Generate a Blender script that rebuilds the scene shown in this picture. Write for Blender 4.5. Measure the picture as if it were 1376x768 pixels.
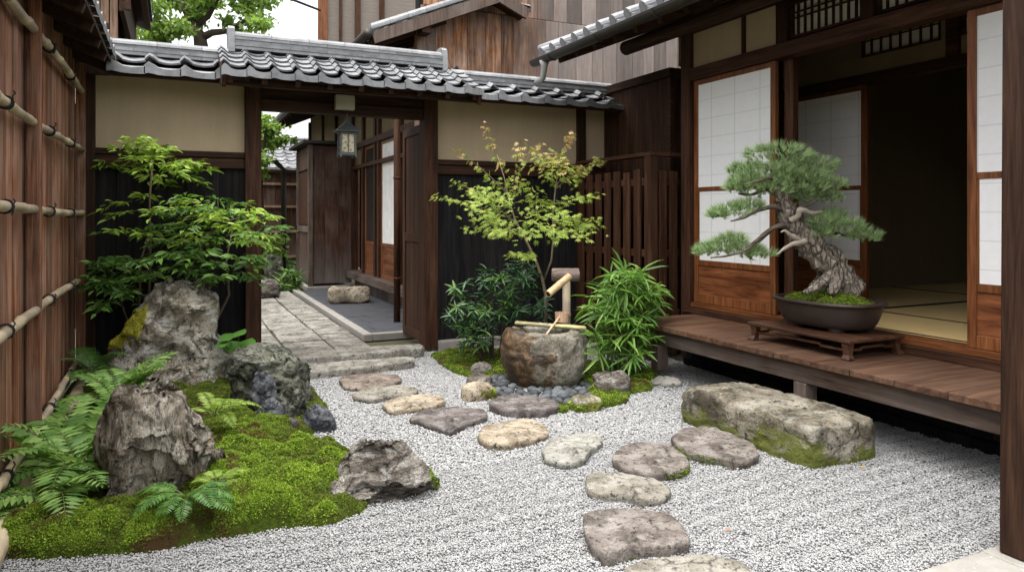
import bpy, math, random
import numpy as np
from mathutils import Vector, Matrix, noise as mn
from mathutils.kdtree import KDTree

# ------------------------------------------------------------------ camera, sky, sun
for o in list(bpy.data.objects):
    bpy.data.objects.remove(o)
S = bpy.context.scene
COL = S.collection
FPX, CX, HY, EYE = 966.0, 688.0, 289.0, 1.2
YAW = math.radians(25.1)
FW = Vector((math.sin(YAW), math.cos(YAW), 0))
RT = Vector((math.cos(YAW), -math.sin(YAW), 0))
cam = bpy.data.cameras.new('camera')
camo = bpy.data.objects.new('camera', cam)
COL.objects.link(camo)
camo.location = (0, 0, EYE)
camo.rotation_euler = (math.radians(90), 0, -YAW)
cam.sensor_width = 36
cam.lens = 36 * FPX / 1376
cam.shift_y = -(384 - HY) / 1376
cam.clip_end = 400
cam.dof.use_dof = True
cam.dof.focus_distance = 4.5
cam.dof.aperture_fstop = 9.0
S.camera = camo

SUN_DIR = Vector((-0.16, -0.10, 0.98)).normalized()
w = bpy.data.worlds.new('World')
S.world = w
w.use_nodes = True
nt = w.node_tree
sky = nt.nodes.new('ShaderNodeTexSky')
sky.sky_type = 'NISHITA'
sky.sun_disc = False
sky.sun_elevation = math.asin(SUN_DIR.z)
sky.sun_rotation = math.atan2(SUN_DIR.x, SUN_DIR.y)
sky.dust_density = 5.0
sky.air_density = 1.0
hs = nt.nodes.new('ShaderNodeHueSaturation')
hs.inputs['Saturation'].default_value = 0.14
nt.links.new(sky.outputs[0], hs.inputs['Color'])
bg = nt.nodes['Background']
nt.links.new(hs.outputs[0], bg.inputs['Color'])
bg.inputs['Strength'].default_value = 0.15
sl = bpy.data.lights.new('sun', 'SUN')
slo = bpy.data.objects.new('sun', sl)
COL.objects.link(slo)
sl.energy = 1.15
sl.angle = math.radians(80)
sl.color = (1.0, 0.95, 0.88)
slo.rotation_euler = SUN_DIR.to_track_quat('Z', 'Y').to_euler()
S.view_settings.view_transform = 'Standard'
S.view_settings.look = 'None'
S.view_settings.exposure = 1.68
S.view_settings.gamma = 1.0
S.render.engine = 'CYCLES'
S.cycles.max_bounces = 8
S.cycles.transparent_max_bounces = 8

# ------------------------------------------------------------------ helpers
def U(px): return (px - CX) / FPX
def atT(px, py, t):
    return FW * t + RT * (U(px) * t) + Vector((0, 0, EYE + (HY - py) / FPX * t))
def atZ(px, py, z=0.0):
    return atT(px, py, (EYE - z) * FPX / (py - HY))
def atY(px, py, Y):
    return atT(px, py, Y / (FW.y + RT.y * U(px)))
def atX(px, py, X):
    return atT(px, py, X / (FW.x + RT.x * U(px)))

def tag(o, label=None, cat=None, group=None, kind=None):
    if label: o['label'] = label
    if cat: o['category'] = cat
    if group: o['group'] = group
    if kind: o['kind'] = kind
    return o
def thing(name, label, cat, loc=(0, 0, 0), group=None, rz=0.0):
    o = bpy.data.objects.new(name, None)
    COL.objects.link(o)
    o.location = loc
    o.rotation_euler = (0, 0, rz)
    o.empty_display_size = 0.1
    return tag(o, label, cat, group)
def root_loc(p):
    v = Vector((0, 0, 0))
    while p is not None:
        v += p.location
        p = p.parent
    return v

def link_mesh(name, me, mat, parent=None, loc=None, smooth=False, bevel=0.0):
    if mat: me.materials.append(mat)
    if smooth:
        me.polygons.foreach_set('use_smooth', [True] * len(me.polygons))
    o = bpy.data.objects.new(name, me)
    COL.objects.link(o)
    if parent is not None: o.parent = parent
    if loc is not None: o.location = loc
    if bevel > 0:
        b = o.modifiers.new('bevel', 'BEVEL')
        b.width = bevel
        b.segments = 2
        b.limit_method = 'ANGLE'
        b.angle_limit = math.radians(50)
    return o

def np_mesh(name, V, F):
    """V (n,3) array, F (m,k) array of equal sized faces"""
    me = bpy.data.meshes.new(name)
    V = np.asarray(V, dtype=np.float32)
    F = np.asarray(F, dtype=np.int32)
    k = F.shape[1]
    me.vertices.add(len(V))
    me.vertices.foreach_set('co', V.ravel())
    me.loops.add(F.size)
    me.loops.foreach_set('vertex_index', F.ravel())
    me.polygons.add(len(F))
    me.polygons.foreach_set('loop_start', np.arange(0, F.size, k, dtype=np.int32))
    me.polygons.foreach_set('loop_total', np.full(len(F), k, dtype=np.int32))
    me.update(calc_edges=True)
    return me

class MB:
    def __init__(s): s.v = []; s.f = []
    def add(s, vs, fs):
        n = len(s.v)
        s.v += [tuple(v) for v in vs]
        s.f += [tuple(i + n for i in f) for f in fs]
        return s
    def box(s, x0, x1, y0, y1, z0, z1):
        vs = [(x, y, z) for z in (z0, z1) for y in (y0, y1) for x in (x0, x1)]
        return s.add(vs, [(0, 2, 3, 1), (4, 5, 7, 6), (0, 1, 5, 4), (2, 6, 7, 3), (0, 4, 6, 2), (1, 3, 7, 5)])
    def bar(s, p, q, w, h, up=(0, 0, 1)):
        p, q, up = Vector(p), Vector(q), Vector(up)
        d = (q - p).normalized()
        a = d.cross(up)
        a = a.normalized() if a.length > 1e-5 else Vector((1, 0, 0))
        b = a.cross(d).normalized()
        vs = [e + a * (i * w / 2) + b * (j * h / 2) for e in (p, q) for j in (-1, 1) for i in (-1, 1)]
        return s.add(vs, [(0, 1, 3, 2), (4, 6, 7, 5), (0, 4, 5, 1), (2, 3, 7, 6), (0, 2, 6, 4), (1, 5, 7, 3)])
    def tube(s, pts, rad, n=8, caps=True):
        pts = [Vector(p) for p in pts]
        if not hasattr(rad, '__len__'): rad = [rad] * len(pts)
        n0 = len(s.v)
        prev = None
        for i, p in enumerate(pts):
            d = (pts[min(i + 1, len(pts) - 1)] - pts[max(i - 1, 0)])
            d = d.normalized() if d.length > 1e-9 else Vector((0, 0, 1))
            if prev is None:
                a = d.cross(Vector((0, 0, 1)))
                if a.length < 0.05: a = d.cross(Vector((1, 0, 0)))
            else:
                a = prev - d * prev.dot(d)
            a.normalize(); prev = a
            b = d.cross(a)
            for k in range(n):
                t = 2 * math.pi * k / n
                s.v.append(tuple(p + (a * math.cos(t) + b * math.sin(t)) * rad[i]))
        for i in range(len(pts) - 1):
            for k in range(n):
                k2 = (k + 1) % n
                s.f.append((n0 + i * n + k, n0 + i * n + k2, n0 + (i + 1) * n + k2, n0 + (i + 1) * n + k))
        if caps:
            s.f.append(tuple(n0 + k for k in range(n - 1, -1, -1)))
            e = n0 + (len(pts) - 1) * n
            s.f.append(tuple(e + k for k in range(n)))
        return s
    def prism(s, poly, h0, h1, fn):
        n = len(poly)
        vs = [fn(a, b, h0) for a, b in poly] + [fn(a, b, h1) for a, b in poly]
        fs = [tuple(range(n - 1, -1, -1)), tuple(range(n, 2 * n))]
        fs += [(i, (i + 1) % n, n + (i + 1) % n, n + i) for i in range(n)]
        return s.add(vs, fs)
    def build(s, name, mat, parent=None, loc=None, smooth=False, bevel=0.0):
        """geometry given in world space; moved to the parent's / own origin"""
        off = root_loc(parent) if parent is not None else Vector((0, 0, 0))
        if loc is not None: off = off + Vector(loc)
        me = bpy.data.meshes.new(name)
        me.from_pydata([(x - off.x, y - off.y, z - off.z) for x, y, z in s.v], [], s.f)
        me.validate()
        me.update()
        return link_mesh(name, me, mat, parent, loc, smooth, bevel)

# ------------------------------------------------------------------ materials
class NT:
    def __init__(s, name):
        s.m = bpy.data.materials.new(name)
        s.m.use_nodes = True
        s.t = s.m.node_tree
        s.b = s.t.nodes['Principled BSDF']
        s.b.inputs['Specular IOR Level'].default_value = 0.3
        s.out = s.t.nodes['Material Output']
        s._o = s._g = None
    def n(s, k): return s.t.nodes.new('ShaderNode' + k)
    def l(s, a, b):
        s.t.links.new(a, b)
    def put(s, sock, v):
        if isinstance(v, bpy.types.NodeSocket): s.l(v, sock)
        elif isinstance(v, tuple) and len(v) == 3 and sock.type == 'RGBA': sock.default_value = (*v, 1)
        else: sock.default_value = v
    @property
    def obj(s):
        if s._o is None: s._o = s.n('TexCoord')
        return s._o.outputs['Object']
    @property
    def geo(s):
        if s._g is None: s._g = s.n('NewGeometry')
        return s._g
    @property
    def rnd(s): return s.geo.outputs['Random Per Island']
    def mapv(s, vec, scale=(1, 1, 1), loc=(0, 0, 0)):
        m = s.n('Mapping'); s.l(vec, m.inputs[0])
        m.inputs['Scale'].default_value = scale
        m.inputs['Location'].default_value = loc
        return m.outputs[0]
    def noise(s, vec, scale, detail=5, rough=0.55, dist=0.0):
        t = s.n('TexNoise'); s.l(vec, t.inputs['Vector'])
        t.inputs['Scale'].default_value = scale
        t.inputs['Detail'].default_value = detail
        t.inputs['Roughness'].default_value = rough
        t.inputs['Distortion'].default_value = dist
        return t.outputs['Fac']
    def vor(s, vec, scale, feature='F1', out='Distance'):
        t = s.n('TexVoronoi'); s.l(vec, t.inputs['Vector'])
        t.feature = feature
        t.inputs['Scale'].default_value = scale
        return t.outputs[out]
    def math(s, op, a, b=0.0, clamp=False):
        m = s.n('Math'); m.operation = op; m.use_clamp = clamp
        s.put(m.inputs[0], a); s.put(m.inputs[1], b)
        return m.outputs[0]
    def vmath(s, op, a, b):
        m = s.n('VectorMath'); m.operation = op
        s.put(m.inputs[0], a); s.put(m.inputs[1], b)
        return m.outputs[0]
    def ramp(s, fac, stops):
        r = s.n('ValToRGB'); s.put(r.inputs[0], fac)
        e = r.color_ramp.elements
        while len(e) < len(stops): e.new(0.5)
        for i, (p, c) in enumerate(stops):
            e[i].position = p
            if not isinstance(c, tuple): c = (c, c, c)
            e[i].color = (*c, 1)
        return r.outputs[0]
    def mix(s, fac, a, b, mode='MIX'):
        m = s.n('Mix'); m.data_type = 'RGBA'; m.blend_type = mode
        s.put(m.inputs[0], fac); s.put(m.inputs[6], a); s.put(m.inputs[7], b)
        return m.outputs[2]
    def xyz(s, vec):
        x = s.n('SeparateXYZ'); s.l(vec, x.inputs[0]); return x.outputs
    def bump(s, h, strength=0.5, dist=0.01):
        b = s.n('Bump'); b.inputs['Strength'].default_value = strength
        b.inputs['Distance'].default_value = dist
        s.l(h, b.inputs['Height'])
        return b.outputs[0]
    def fin(s, col=None, rough=None, nrm=None, spec=None):
        if col is not None: s.put(s.b.inputs['Base Color'], col)
        if rough is not None: s.put(s.b.inputs['Roughness'], rough)
        if nrm is not None: s.l(nrm, s.b.inputs['Normal'])
        if spec is not None: s.b.inputs['Specular IOR Level'].default_value = spec
        return s.m

def wood(name, dark, mid, light, axis='Z', rough=0.6, var=0.5, fine=14.0, grey=None, grey_amt=0.5, gz=None, gax=2, spec=0.16, bump=0.4):
    m = NT(name)
    off = m.vmath('MULTIPLY', m.rnd, (37.0, 23.0, 51.0))
    v = m.vmath('ADD', m.obj, off)
    sc = {'X': (0.9, fine, fine), 'Y': (fine, 0.9, fine), 'Z': (fine, fine, 0.9)}[axis]
    v1 = m.mapv(v, sc)
    g = m.noise(v1, 2.2, 7, 0.62, 0.6)
    sc2 = tuple(a * 3.2 if a > 2 else a * 2.0 for a in sc)
    g2 = m.noise(m.mapv(v, sc2), 3.0, 4, 0.6)
    col = m.ramp(g, [(0.28, dark), (0.48, mid), (0.72, light)])
    col = m.mix(m.ramp(g2, [(0.3, 0.75), (0.5, 0.0)]), col, dark)
    blot = m.noise(v, 2.3, 4, 0.6)
    if grey is not None:
        f = m.math('MULTIPLY', m.ramp(blot, [(0.38, 0.0), (0.66, 1.0)]), grey_amt)
        if gz is not None:
            z = m.xyz(m.obj)[gax]
            zz = m.math('ADD', z, m.math('MULTIPLY', m.math('SUBTRACT', m.noise(m.mapv(m.obj, (3, 3, 0.8)), 1.5, 5, 0.65), 0.5), 0.9))
            f2 = m.ramp(m.math('DIVIDE', m.math('SUBTRACT', gz[0], zz), gz[0] - gz[1], True), [(0.0, 0.0), (1.0, 1.0)])
            f = m.math('MAXIMUM', f, m.math('MULTIPLY', f2, 0.9))
        col = m.mix(f, col, m.mix(g, tuple(c * 0.45 for c in grey), grey))
    k = m.math('ADD', m.math('MULTIPLY', m.rnd, var), 1 - var * 0.55)
    k = m.math('MULTIPLY', k, m.math('ADD', m.math('MULTIPLY', blot, 0.7), 0.65))
    col = m.mix(1.0, col, k, 'MULTIPLY')
    h = m.math('ADD', m.math('MULTIPLY', g, 0.7), m.math('MULTIPLY', g2, 0.5))
    r = m.math('ADD', m.math('MULTIPLY', g, 0.25), rough - 0.12)
    return m.fin(col, r, m.bump(h, bump, 0.006), spec)

def stone(name, c1, c2, c3, scale=6.0, lichen=None, lich_amt=0.5, moss=None, moss_z=None, pit=(0.02, 0.018, 0.015), rough=0.85, bump=0.6, moss_th=0.62, moss_n=0.0, vs=None):
    m = NT(name)
    v = m.vmath('ADD', m.obj, m.vmath('MULTIPLY', m.rnd, (13.0, 7.0, 5.0)))
    if vs: v = m.mapv(v, vs)
    a = m.noise(v, scale, 9, 0.65, 0.4)
    b = m.noise(v, scale * 5.5, 6, 0.7)
    c = m.noise(v, scale * 22, 3, 0.7)
    col = m.ramp(a, [(0.39, c1), (0.5, c2), (0.60, c3)])
    col = m.mix(m.ramp(b, [(0.36, 0.92), (0.47, 0.0)]), col, pit)
    col = m.mix(m.math('MULTIPLY', m.ramp(c, [(0.35, 1.0), (0.5, 0.0)]), 0.45), col, pit)
    cr = m.vor(m.vmath('ADD', m.mapv(v, (1, 1, 1.6)), m.vmath('MULTIPLY', a, (0.35, 0.35, 0.35))), scale * 0.75, 'DISTANCE_TO_EDGE')
    crk = m.ramp(cr, [(0.0, 1.0), (0.035, 0.0)])
    col = m.mix(m.math('MULTIPLY', crk, m.ramp(m.noise(v, scale * 0.8, 3), [(0.45, 0.0), (0.6, 0.8)])), col, pit)
    if lichen is not None:
        lm = m.math('MULTIPLY', m.ramp(m.noise(v, scale * 2.4, 8, 0.72, 0.3), [(0.52, 0.0), (0.60, 1.0)]), lich_amt)
        col = m.mix(lm, col, lichen)
    if moss is not None:
        nz = m.xyz(m.geo.outputs['Normal'])[2]
        f = m.math('ADD', m.noise(v, scale * 0.7, 7, 0.7), m.math('MULTIPLY', nz, moss_n))
        if moss_z is not None:
            z = m.xyz(m.obj)[2]
            f = m.math('ADD', f, m.math('MULTIPLY', m.math('SUBTRACT', moss_z[0], z), moss_z[1]))
        mf = m.ramp(f, [(moss_th, 0.0), (moss_th + 0.08, 1.0)])
        mc = m.mix(m.noise(v, 60, 3), tuple(x * 0.45 for x in moss), moss)
        col = m.mix(mf, col, mc)
    h = m.math('ADD', m.math('MULTIPLY', a, 1.0), m.math('ADD', m.math('MULTIPLY', b, 0.5), m.math('MULTIPLY', c, 0.18)))
    h = m.math('SUBTRACT', h, m.math('MULTIPLY', crk, 0.2))
    return m.fin(col, rough, m.bump(h, bump, 0.03), 0.2)

def leafmat(name, c1, c2, c3, rough=0.45, trans=0.3, tip=None):
    m = NT(name)
    col = m.ramp(m.rnd, [(0.0, c1), (0.5, c2), (1.0, c3)])
    col = m.mix(m.math('MULTIPLY', m.noise(m.obj, 5.0, 3), 0.5), col, tuple(x * 0.6 for x in c1))
    if tip is not None:
        z = m.xyz(m.obj)[2]
        f = m.ramp(m.math('ADD', m.math('DIVIDE', m.math('SUBTRACT', z, tip[1]), tip[2] - tip[1]), m.math('MULTIPLY', m.math('SUBTRACT', m.rnd, 0.5), 0.7)), [(0.2, 0.0), (0.9, 1.0)])
        col = m.mix(f, col, tip[0])
    m.fin(col, rough, None, 0.35)
    tr = m.n('BsdfTranslucent')
    m.l(m.mix(0.5, col, m.mix(1.0, col, (1.0, 1.0, 0.35), 'MULTIPLY')), tr.inputs['Color'])
    ms = m.n('MixShader')
    ms.inputs[0].default_value = trans
    m.l(m.b.outputs[0], ms.inputs[1]); m.l(tr.outputs[0], ms.inputs[2])
    m.l(ms.outputs[0], m.out.inputs['Surface'])
    return m.m

def plain(name, col, rough=0.7, nscale=8.0, amt=0.25, bump=0.1, metal=0.0, spec=0.3):
    m = NT(name)
    a = m.noise(m.obj, nscale, 6, 0.6)
    k = m.math('ADD', m.math('MULTIPLY', a, amt * 2), 1 - amt)
    c = m.mix(1.0, col, k, 'MULTIPLY')
    m.b.inputs['Metallic'].default_value = metal
    return m.fin(c, rough, m.bump(m.noise(m.obj, nscale * 12, 4), bump, 0.004), spec)

def plaster(name, col):
    m = NT(name)
    a = m.noise(m.obj, 1.6, 6, 0.6)
    b = m.noise(m.obj, 70, 4, 0.7)
    st = m.noise(m.mapv(m.obj, (7, 7, 0.7)), 1.0, 5, 0.65)
    k = m.math('ADD', m.math('MULTIPLY', a, 0.35), m.math('ADD', m.math('MULTIPLY', b, 0.22), m.math('ADD', m.math('MULTIPLY', st, 0.3), 0.52)))
    return m.fin(m.mix(1.0, col, k, 'MULTIPLY'), 0.95, m.bump(b, 0.35, 0.004), 0.1)

def tilemat(name, c1, c2):
    m = NT(name)
    v = m.vmath('ADD', m.obj, m.vmath('MULTIPLY', m.rnd, (9.0, 17.0, 3.0)))
    a = m.noise(v, 9, 6, 0.65)
    col = m.mix(m.rnd, c1, c2)
    col = m.mix(m.ramp(a, [(0.35, 0.65), (0.6, 0.0)]), col, tuple(x * 0.45 for x in c1))
    col = m.mix(m.ramp(m.noise(v, 30, 4), [(0.6, 0.0), (0.75, 0.35)]), col, (0.30, 0.31, 0.30))
    return m.fin(col, m.math('ADD', m.math('MULTIPLY', a, 0.3), 0.34), m.bump(m.noise(v, 60, 3), 0.15, 0.004), 0.5)

M = {}
M['dark'] = {a: wood('dark timber ' + a, (0.011, 0.0055, 0.0033), (0.034, 0.0155, 0.0085), (0.075, 0.036, 0.020), a, 0.65, 0.4) for a in 'XYZ'}
M['black'] = wood('charred boards', (0.006, 0.006, 0.007), (0.014, 0.013, 0.014), (0.030, 0.027, 0.026), 'Z', 0.8, 0.7, spec=.1)
M['brown'] = {a: wood('brown timber ' + a, (0.019, 0.0085, 0.0047), (0.055, 0.0235, 0.0125), (0.105, 0.051, 0.029), a, 0.65, 0.45) for a in 'XYZ'}
M['fence'] = wood('weathered fence boards', (0.028, 0.010, 0.005), (0.215, 0.083, 0.040), (0.46, 0.235, 0.14), 'Z', 0.8, 0.95, 20, (0.36, 0.25, 0.19), 0.65, bump=.7)
M['gable'] = wood('sun bleached gable boards', (0.018, 0.009, 0.006), (0.25, 0.105, 0.043), (0.58, 0.32, 0.16), 'Z', 0.85, 0.8, 9, (0.27, 0.24, 0.225), 0.8, (.65, 1.55), 0)
M['shed'] = wood('stained shed boards', (0.02, 0.010, 0.007), (0.07, 0.032, 0.020), (0.14, 0.07, 0.045), 'Z', 0.75, 0.4, 13, (0.20, 0.17, 0.15), 0.35, (0.85, 0.15))
M['slat'] = wood('tan slatted wall', (0.11, 0.065, 0.045), (0.26, 0.165, 0.115), (0.40, 0.28, 0.21), 'Z', 0.8, 0.4)
M['deck'] = wood('veranda boards', (0.028, 0.013, 0.007), (0.095, 0.046, 0.026), (0.18, 0.10, 0.062), 'X', 0.55, 0.5, 12, (0.11, 0.075, 0.055), 0.4, spec=0.25)
M['beam'] = wood('veranda beam', (0.035, 0.022, 0.017), (0.095, 0.062, 0.048), (0.17, 0.12, 0.095), 'Y', 0.7, 0.3, 12, (0.16, 0.135, 0.12), 0.6)
M['greypost'] = wood('greyed post', (0.04, 0.026, 0.02), (0.11, 0.075, 0.058), (0.19, 0.14, 0.115), 'Z', 0.7, 0.3, 12, (0.18, 0.15, 0.13), 0.6)
M['shoji'] = {a: wood('shoji frame ' + a, (0.06, 0.019, 0.006), (0.165, 0.056, 0.018), (0.27, 0.108, 0.040), a, 0.45, 0.3, spec=0.3) for a in 'XYZ'}
M['panelw'] = wood('shoji lower panel', (0.05, 0.015, 0.006), (0.17, 0.055, 0.020), (0.30, 0.115, 0.045), 'Y', 0.38, 0.3, 7, spec=0.4)
M['stand'] = wood('stand wood', (0.02, 0.009, 0.005), (0.062, 0.027, 0.015), (0.12, 0.058, 0.034), 'Y', 0.33, 0.25, 12, spec=0.45)
M['plaster'] = plaster('ochre plaster', (0.47, 0.37, 0.25))
M['plaster2'] = plaster('dim ochre plaster', (0.20, 0.155, 0.09))  # darker copy of the ochre plaster, dim light put into its colour
M['tile'] = tilemat('grey roof tile', (0.15, 0.155, 0.163), (0.265, 0.27, 0.28))
M['tiledark'] = tilemat('dark roof tile', (0.12, 0.122, 0.128), (0.2, 0.2, 0.21))
M['metal'] = plain('aged copper gutter', (0.045, 0.04, 0.036), 0.45, 6, 0.4, 0.1, 0.5)
M['pipe'] = plain('grey eave pipe', (0.28, 0.28, 0.28), 0.45, 6, 0.3)
M['concrete'] = plain('pale granite', (0.26, 0.245, 0.22), 0.9, 9, 0.35, 0.5)
M['black_rope'] = plain('black twine', (0.012, 0.011, 0.01), 0.9)
M['soil'] = plain('dark soil', (0.045, 0.032, 0.02), 1.0, 20, 0.5, 0.8)
M['twig'] = plain('brown twig', (0.11, 0.075, 0.05), 0.8, 30, 0.4, 0.4)
M['stemgreen'] = plain('green stem', (0.10, 0.13, 0.035), 0.6)
M['twigdark'] = plain('dark branch', (0.05, 0.038, 0.028), 0.85, 20, 0.4, 0.4)

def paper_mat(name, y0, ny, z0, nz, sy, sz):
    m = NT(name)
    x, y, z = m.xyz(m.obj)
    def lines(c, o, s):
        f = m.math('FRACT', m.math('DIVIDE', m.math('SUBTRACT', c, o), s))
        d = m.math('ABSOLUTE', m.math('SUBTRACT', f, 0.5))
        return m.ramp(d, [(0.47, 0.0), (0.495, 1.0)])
    g = m.math('MAXIMUM', lines(y, y0, sy), lines(z, z0, sz))  # grid lines paint the shade of lattice bars behind into the paper
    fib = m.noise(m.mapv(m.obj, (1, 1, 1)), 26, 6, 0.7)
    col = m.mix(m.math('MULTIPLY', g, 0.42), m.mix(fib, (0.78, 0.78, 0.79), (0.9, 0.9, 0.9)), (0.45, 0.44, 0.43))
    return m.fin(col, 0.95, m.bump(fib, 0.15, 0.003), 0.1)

def bamboo_mat(name, c1, c2, axis):
    m = NT(name)
    sc = {'X': (1, 8, 8), 'Y': (8, 1, 8), 'Z': (8, 8, 1)}[axis]
    a = m.noise(m.mapv(m.obj, sc), 3.0, 5, 0.6)
    b = m.noise(m.obj, 3.0, 4, 0.6)
    col = m.ramp(a, [(0.3, c1), (0.65, c2)])
    col = m.mix(m.ramp(b, [(0.42, 0.75), (0.62, 0.0)]), col, (0.21, 0.175, 0.14))
    c = {'X': 0, 'Y': 1, 'Z': 2}[axis]
    return m.fin(col, 0.42, m.bump(a, 0.2, 0.003), 0.4)
M['bam'] = {a: bamboo_mat('dry bamboo ' + a, (0.38, 0.29, 0.18), (0.64, 0.53, 0.36), a) for a in 'XYZ'}
M['bamgreen'] = bamboo_mat('green bamboo', (0.22, 0.22, 0.07), (0.42, 0.38, 0.15), 'X')

# ------------------------------------------------------------------ ground
def sheet(name, x0, x1, y0, y1, z, mat, kind='structure'):
    mb = MB()
    mb.add([(x0, y0, z), (x1, y0, z), (x1, y1, z), (x0, y1, z)], [(0, 1, 2, 3)])
    return tag(mb.build(name, mat), kind=kind)
gm = NT('earth')
gcol = gm.ramp(gm.noise(gm.obj, 1.2, 8, 0.65), [(0.35, (0.05, 0.042, 0.028)), (0.55, (0.09, 0.085, 0.05)), (0.7, (0.06, 0.075, 0.03))])
gm.fin(gcol, 1.0, gm.bump(gm.noise(gm.obj, 20, 5), 0.5, 0.02))
sheet('ground', -60, 60, -60, 60, -0.03, gm.m)

def undul(X, Y):
    # soft rake furrows in the near gravel
    k = np.clip((3.6 - Y) / 1.6, 0, 1)
    r = np.sqrt((X - 2.9) ** 2 + (Y - 3.0) ** 2)
    return 0.0055 * k * np.sin((Y + 0.10 * np.sin(X * 1.3 + .5)) * 2 * math.pi / 0.105) + 0.004 * np.sin(X * 4.7 + 1) * np.sin(Y * 5.3)

gv = NT('gravel bed')
ga = gv.vor(gv.obj, 90)
gv.fin(gv.ramp(ga, [(0.1, (0.27, 0.27, 0.27)), (0.6, (0.16, 0.16, 0.16))]), 0.95)
sheet('gravel_bed', -0.62, 3.78, 1.2, 6.05, -0.012, gv.m)

gs = NT('gravel stones')
gc = gs.ramp(gs.rnd, [(0.0, (0.03, 0.03, 0.032)), (0.03, (0.06, 0.06, 0.062)), (0.045, (0.25, 0.249, 0.246)), (0.30, (0.31, 0.309, 0.306)), (0.7, (0.355, 0.353, 0.350)), (1.0, (0.43, 0.428, 0.425))])
gs.fin(gs.mix(gs.math('MULTIPLY', gs.noise(gs.obj, 160, 3), 0.35), gc, (0.20, 0.198, 0.195)), 0.8, None, 0.25)

# planted bed outline (ground points), used by moss and gravel
bed_px = [(0, 742), (60, 744), (130, 738), (200, 733), (300, 715), (380, 702), (440, 698), (484, 684), (505, 660), (478, 606), (452, 595), (420, 592), (420, 578), (445, 566), (440, 545), (420, 520), (405, 498)]
BED = [tuple(atZ(a, b, 0.02)[:2]) for a, b in bed_px]
BED += [(0.42, 5.95), (-0.66, 5.95), (-0.66, BED[0][1] - 0.10), (BED[0][0] - 0.02, BED[0][1] - 0.08)]
BED = np.array(BED)
def in_poly(P, poly):
    x, y = P[:, 0], P[:, 1]
    r = np.zeros(len(P), bool)
    j = len(poly) - 1
    for i in range(len(poly)):
        xi, yi = poly[i]; xj, yj = poly[j]
        c = ((yi > y) != (yj > y)) & (x < (xj - xi) * (y - yi) / (yj - yi + 1e-12) + xi)
        r ^= c
        j = i
    return r
def poly_dist(P, poly):
    d = np.full(len(P), 1e9)
    for i in range(len(poly)):
        a = poly[i]; b = poly[(i + 1) % len(poly)]
        ab = b - a
        t = np.clip(((P - a) @ ab) / (ab @ ab + 1e-12), 0, 1)
        q = a + t[:, None] * ab
        d = np.minimum(d, np.hypot(*(P - q).T))
    return d

def make_gravel():
    rng = np.random.default_rng(5)
    pts = []
    for (y0, y1, s) in ((1.25, 3.2, 0.0064), (3.2, 6.03, 0.0094)):
        xs = np.arange(-0.62, 3.76, s); ys = np.arange(y0, y1, s)
        g = np.stack(np.meshgrid(xs, ys), -1).reshape(-1, 2)
        g += rng.uniform(-0.45, 0.45, g.shape) * s
        pts.append(np.column_stack([g, np.full(len(g), s)]))
    P = np.concatenate(pts)
    # keep what the photo could see, with margin
    t = P[:, 0] * FW.x + P[:, 1] * FW.y
    u = (P[:, 0] * RT.x + P[:, 1] * RT.y) / np.maximum(t, 0.1)
    keep = (t > 1.9) & (np.abs(u) < 0.86)
    inb = in_poly(P[:, :2], BED)
    keep &= ~(inb & (poly_dist(P[:, :2], BED) > 0.05))
    P = P[keep]
    n = len(P)
    ph = (1 + 5 ** 0.5) / 2
    ico = np.array([(-1, ph, 0), (1, ph, 0), (-1, -ph, 0), (1, -ph, 0), (0, -1, ph), (0, 1, ph), (0, -1, -ph), (0, 1, -ph), (ph, 0, -1), (ph, 0, 1), (-ph, 0, -1), (-ph, 0, 1)])
    ico /= np.linalg.norm(ico[0])
    IF = np.array([(0, 11, 5), (0, 5, 1), (0, 1, 7), (0, 7, 10), (0, 10, 11), (1, 5, 9), (5, 11, 4), (11, 10, 2), (10, 7, 6), (7, 1, 8), (3, 9, 4), (3, 4, 2), (3, 2, 6), (3, 6, 8), (3, 8, 9), (4, 9, 5), (2, 4, 11), (6, 2, 10), (8, 6, 7), (9, 8, 1)])
    r = P[:, 2] * rng.uniform(0.48, 0.82, n) * np.where(rng.random(n) < 0.06, 1.45, 1)
    V = ico[None] * rng.uniform(0.80, 1.15, (n, 12, 1))
    sc = np.stack([rng.uniform(0.8, 1.3, n), rng.uniform(0.7, 1.05, n), rng.uniform(0.5, 0.85, n)], -1)
    V = V * sc[:, None, :] * r[:, None, None]
    a = rng.uniform(0, 2 * np.pi, n); ca, sa = np.cos(a)[:, None], np.sin(a)[:, None]
    tl = rng.uniform(-0.6, 0.6, n); ct, st = np.cos(tl)[:, None], np.sin(tl)[:, None]
    x, y, z = V[..., 0], V[..., 1], V[..., 2]
    y, z = y * ct - z * st, y * st + z * ct
    x, y = x * ca - y * sa, x * sa + y * ca
    zz = undul(P[:, 0], P[:, 1]) + rng.normal(0, 0.0028, n)
    V = np.stack([x + P[:, :1], y + P[:, 1:2], z + zz[:, None]], -1).reshape(-1, 3)
    F = (IF[None] + (np.arange(n) * 12)[:, None, None]).reshape(-1, 3)
    o = link_mesh('gravel', np_mesh('gravel', V, F), gs.m)
    tag(o, kind='stuff')
    tag(o, 'pale grey crushed stone gravel covering the courtyard floor', 'gravel')
make_gravel()
#@@PART2

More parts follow.
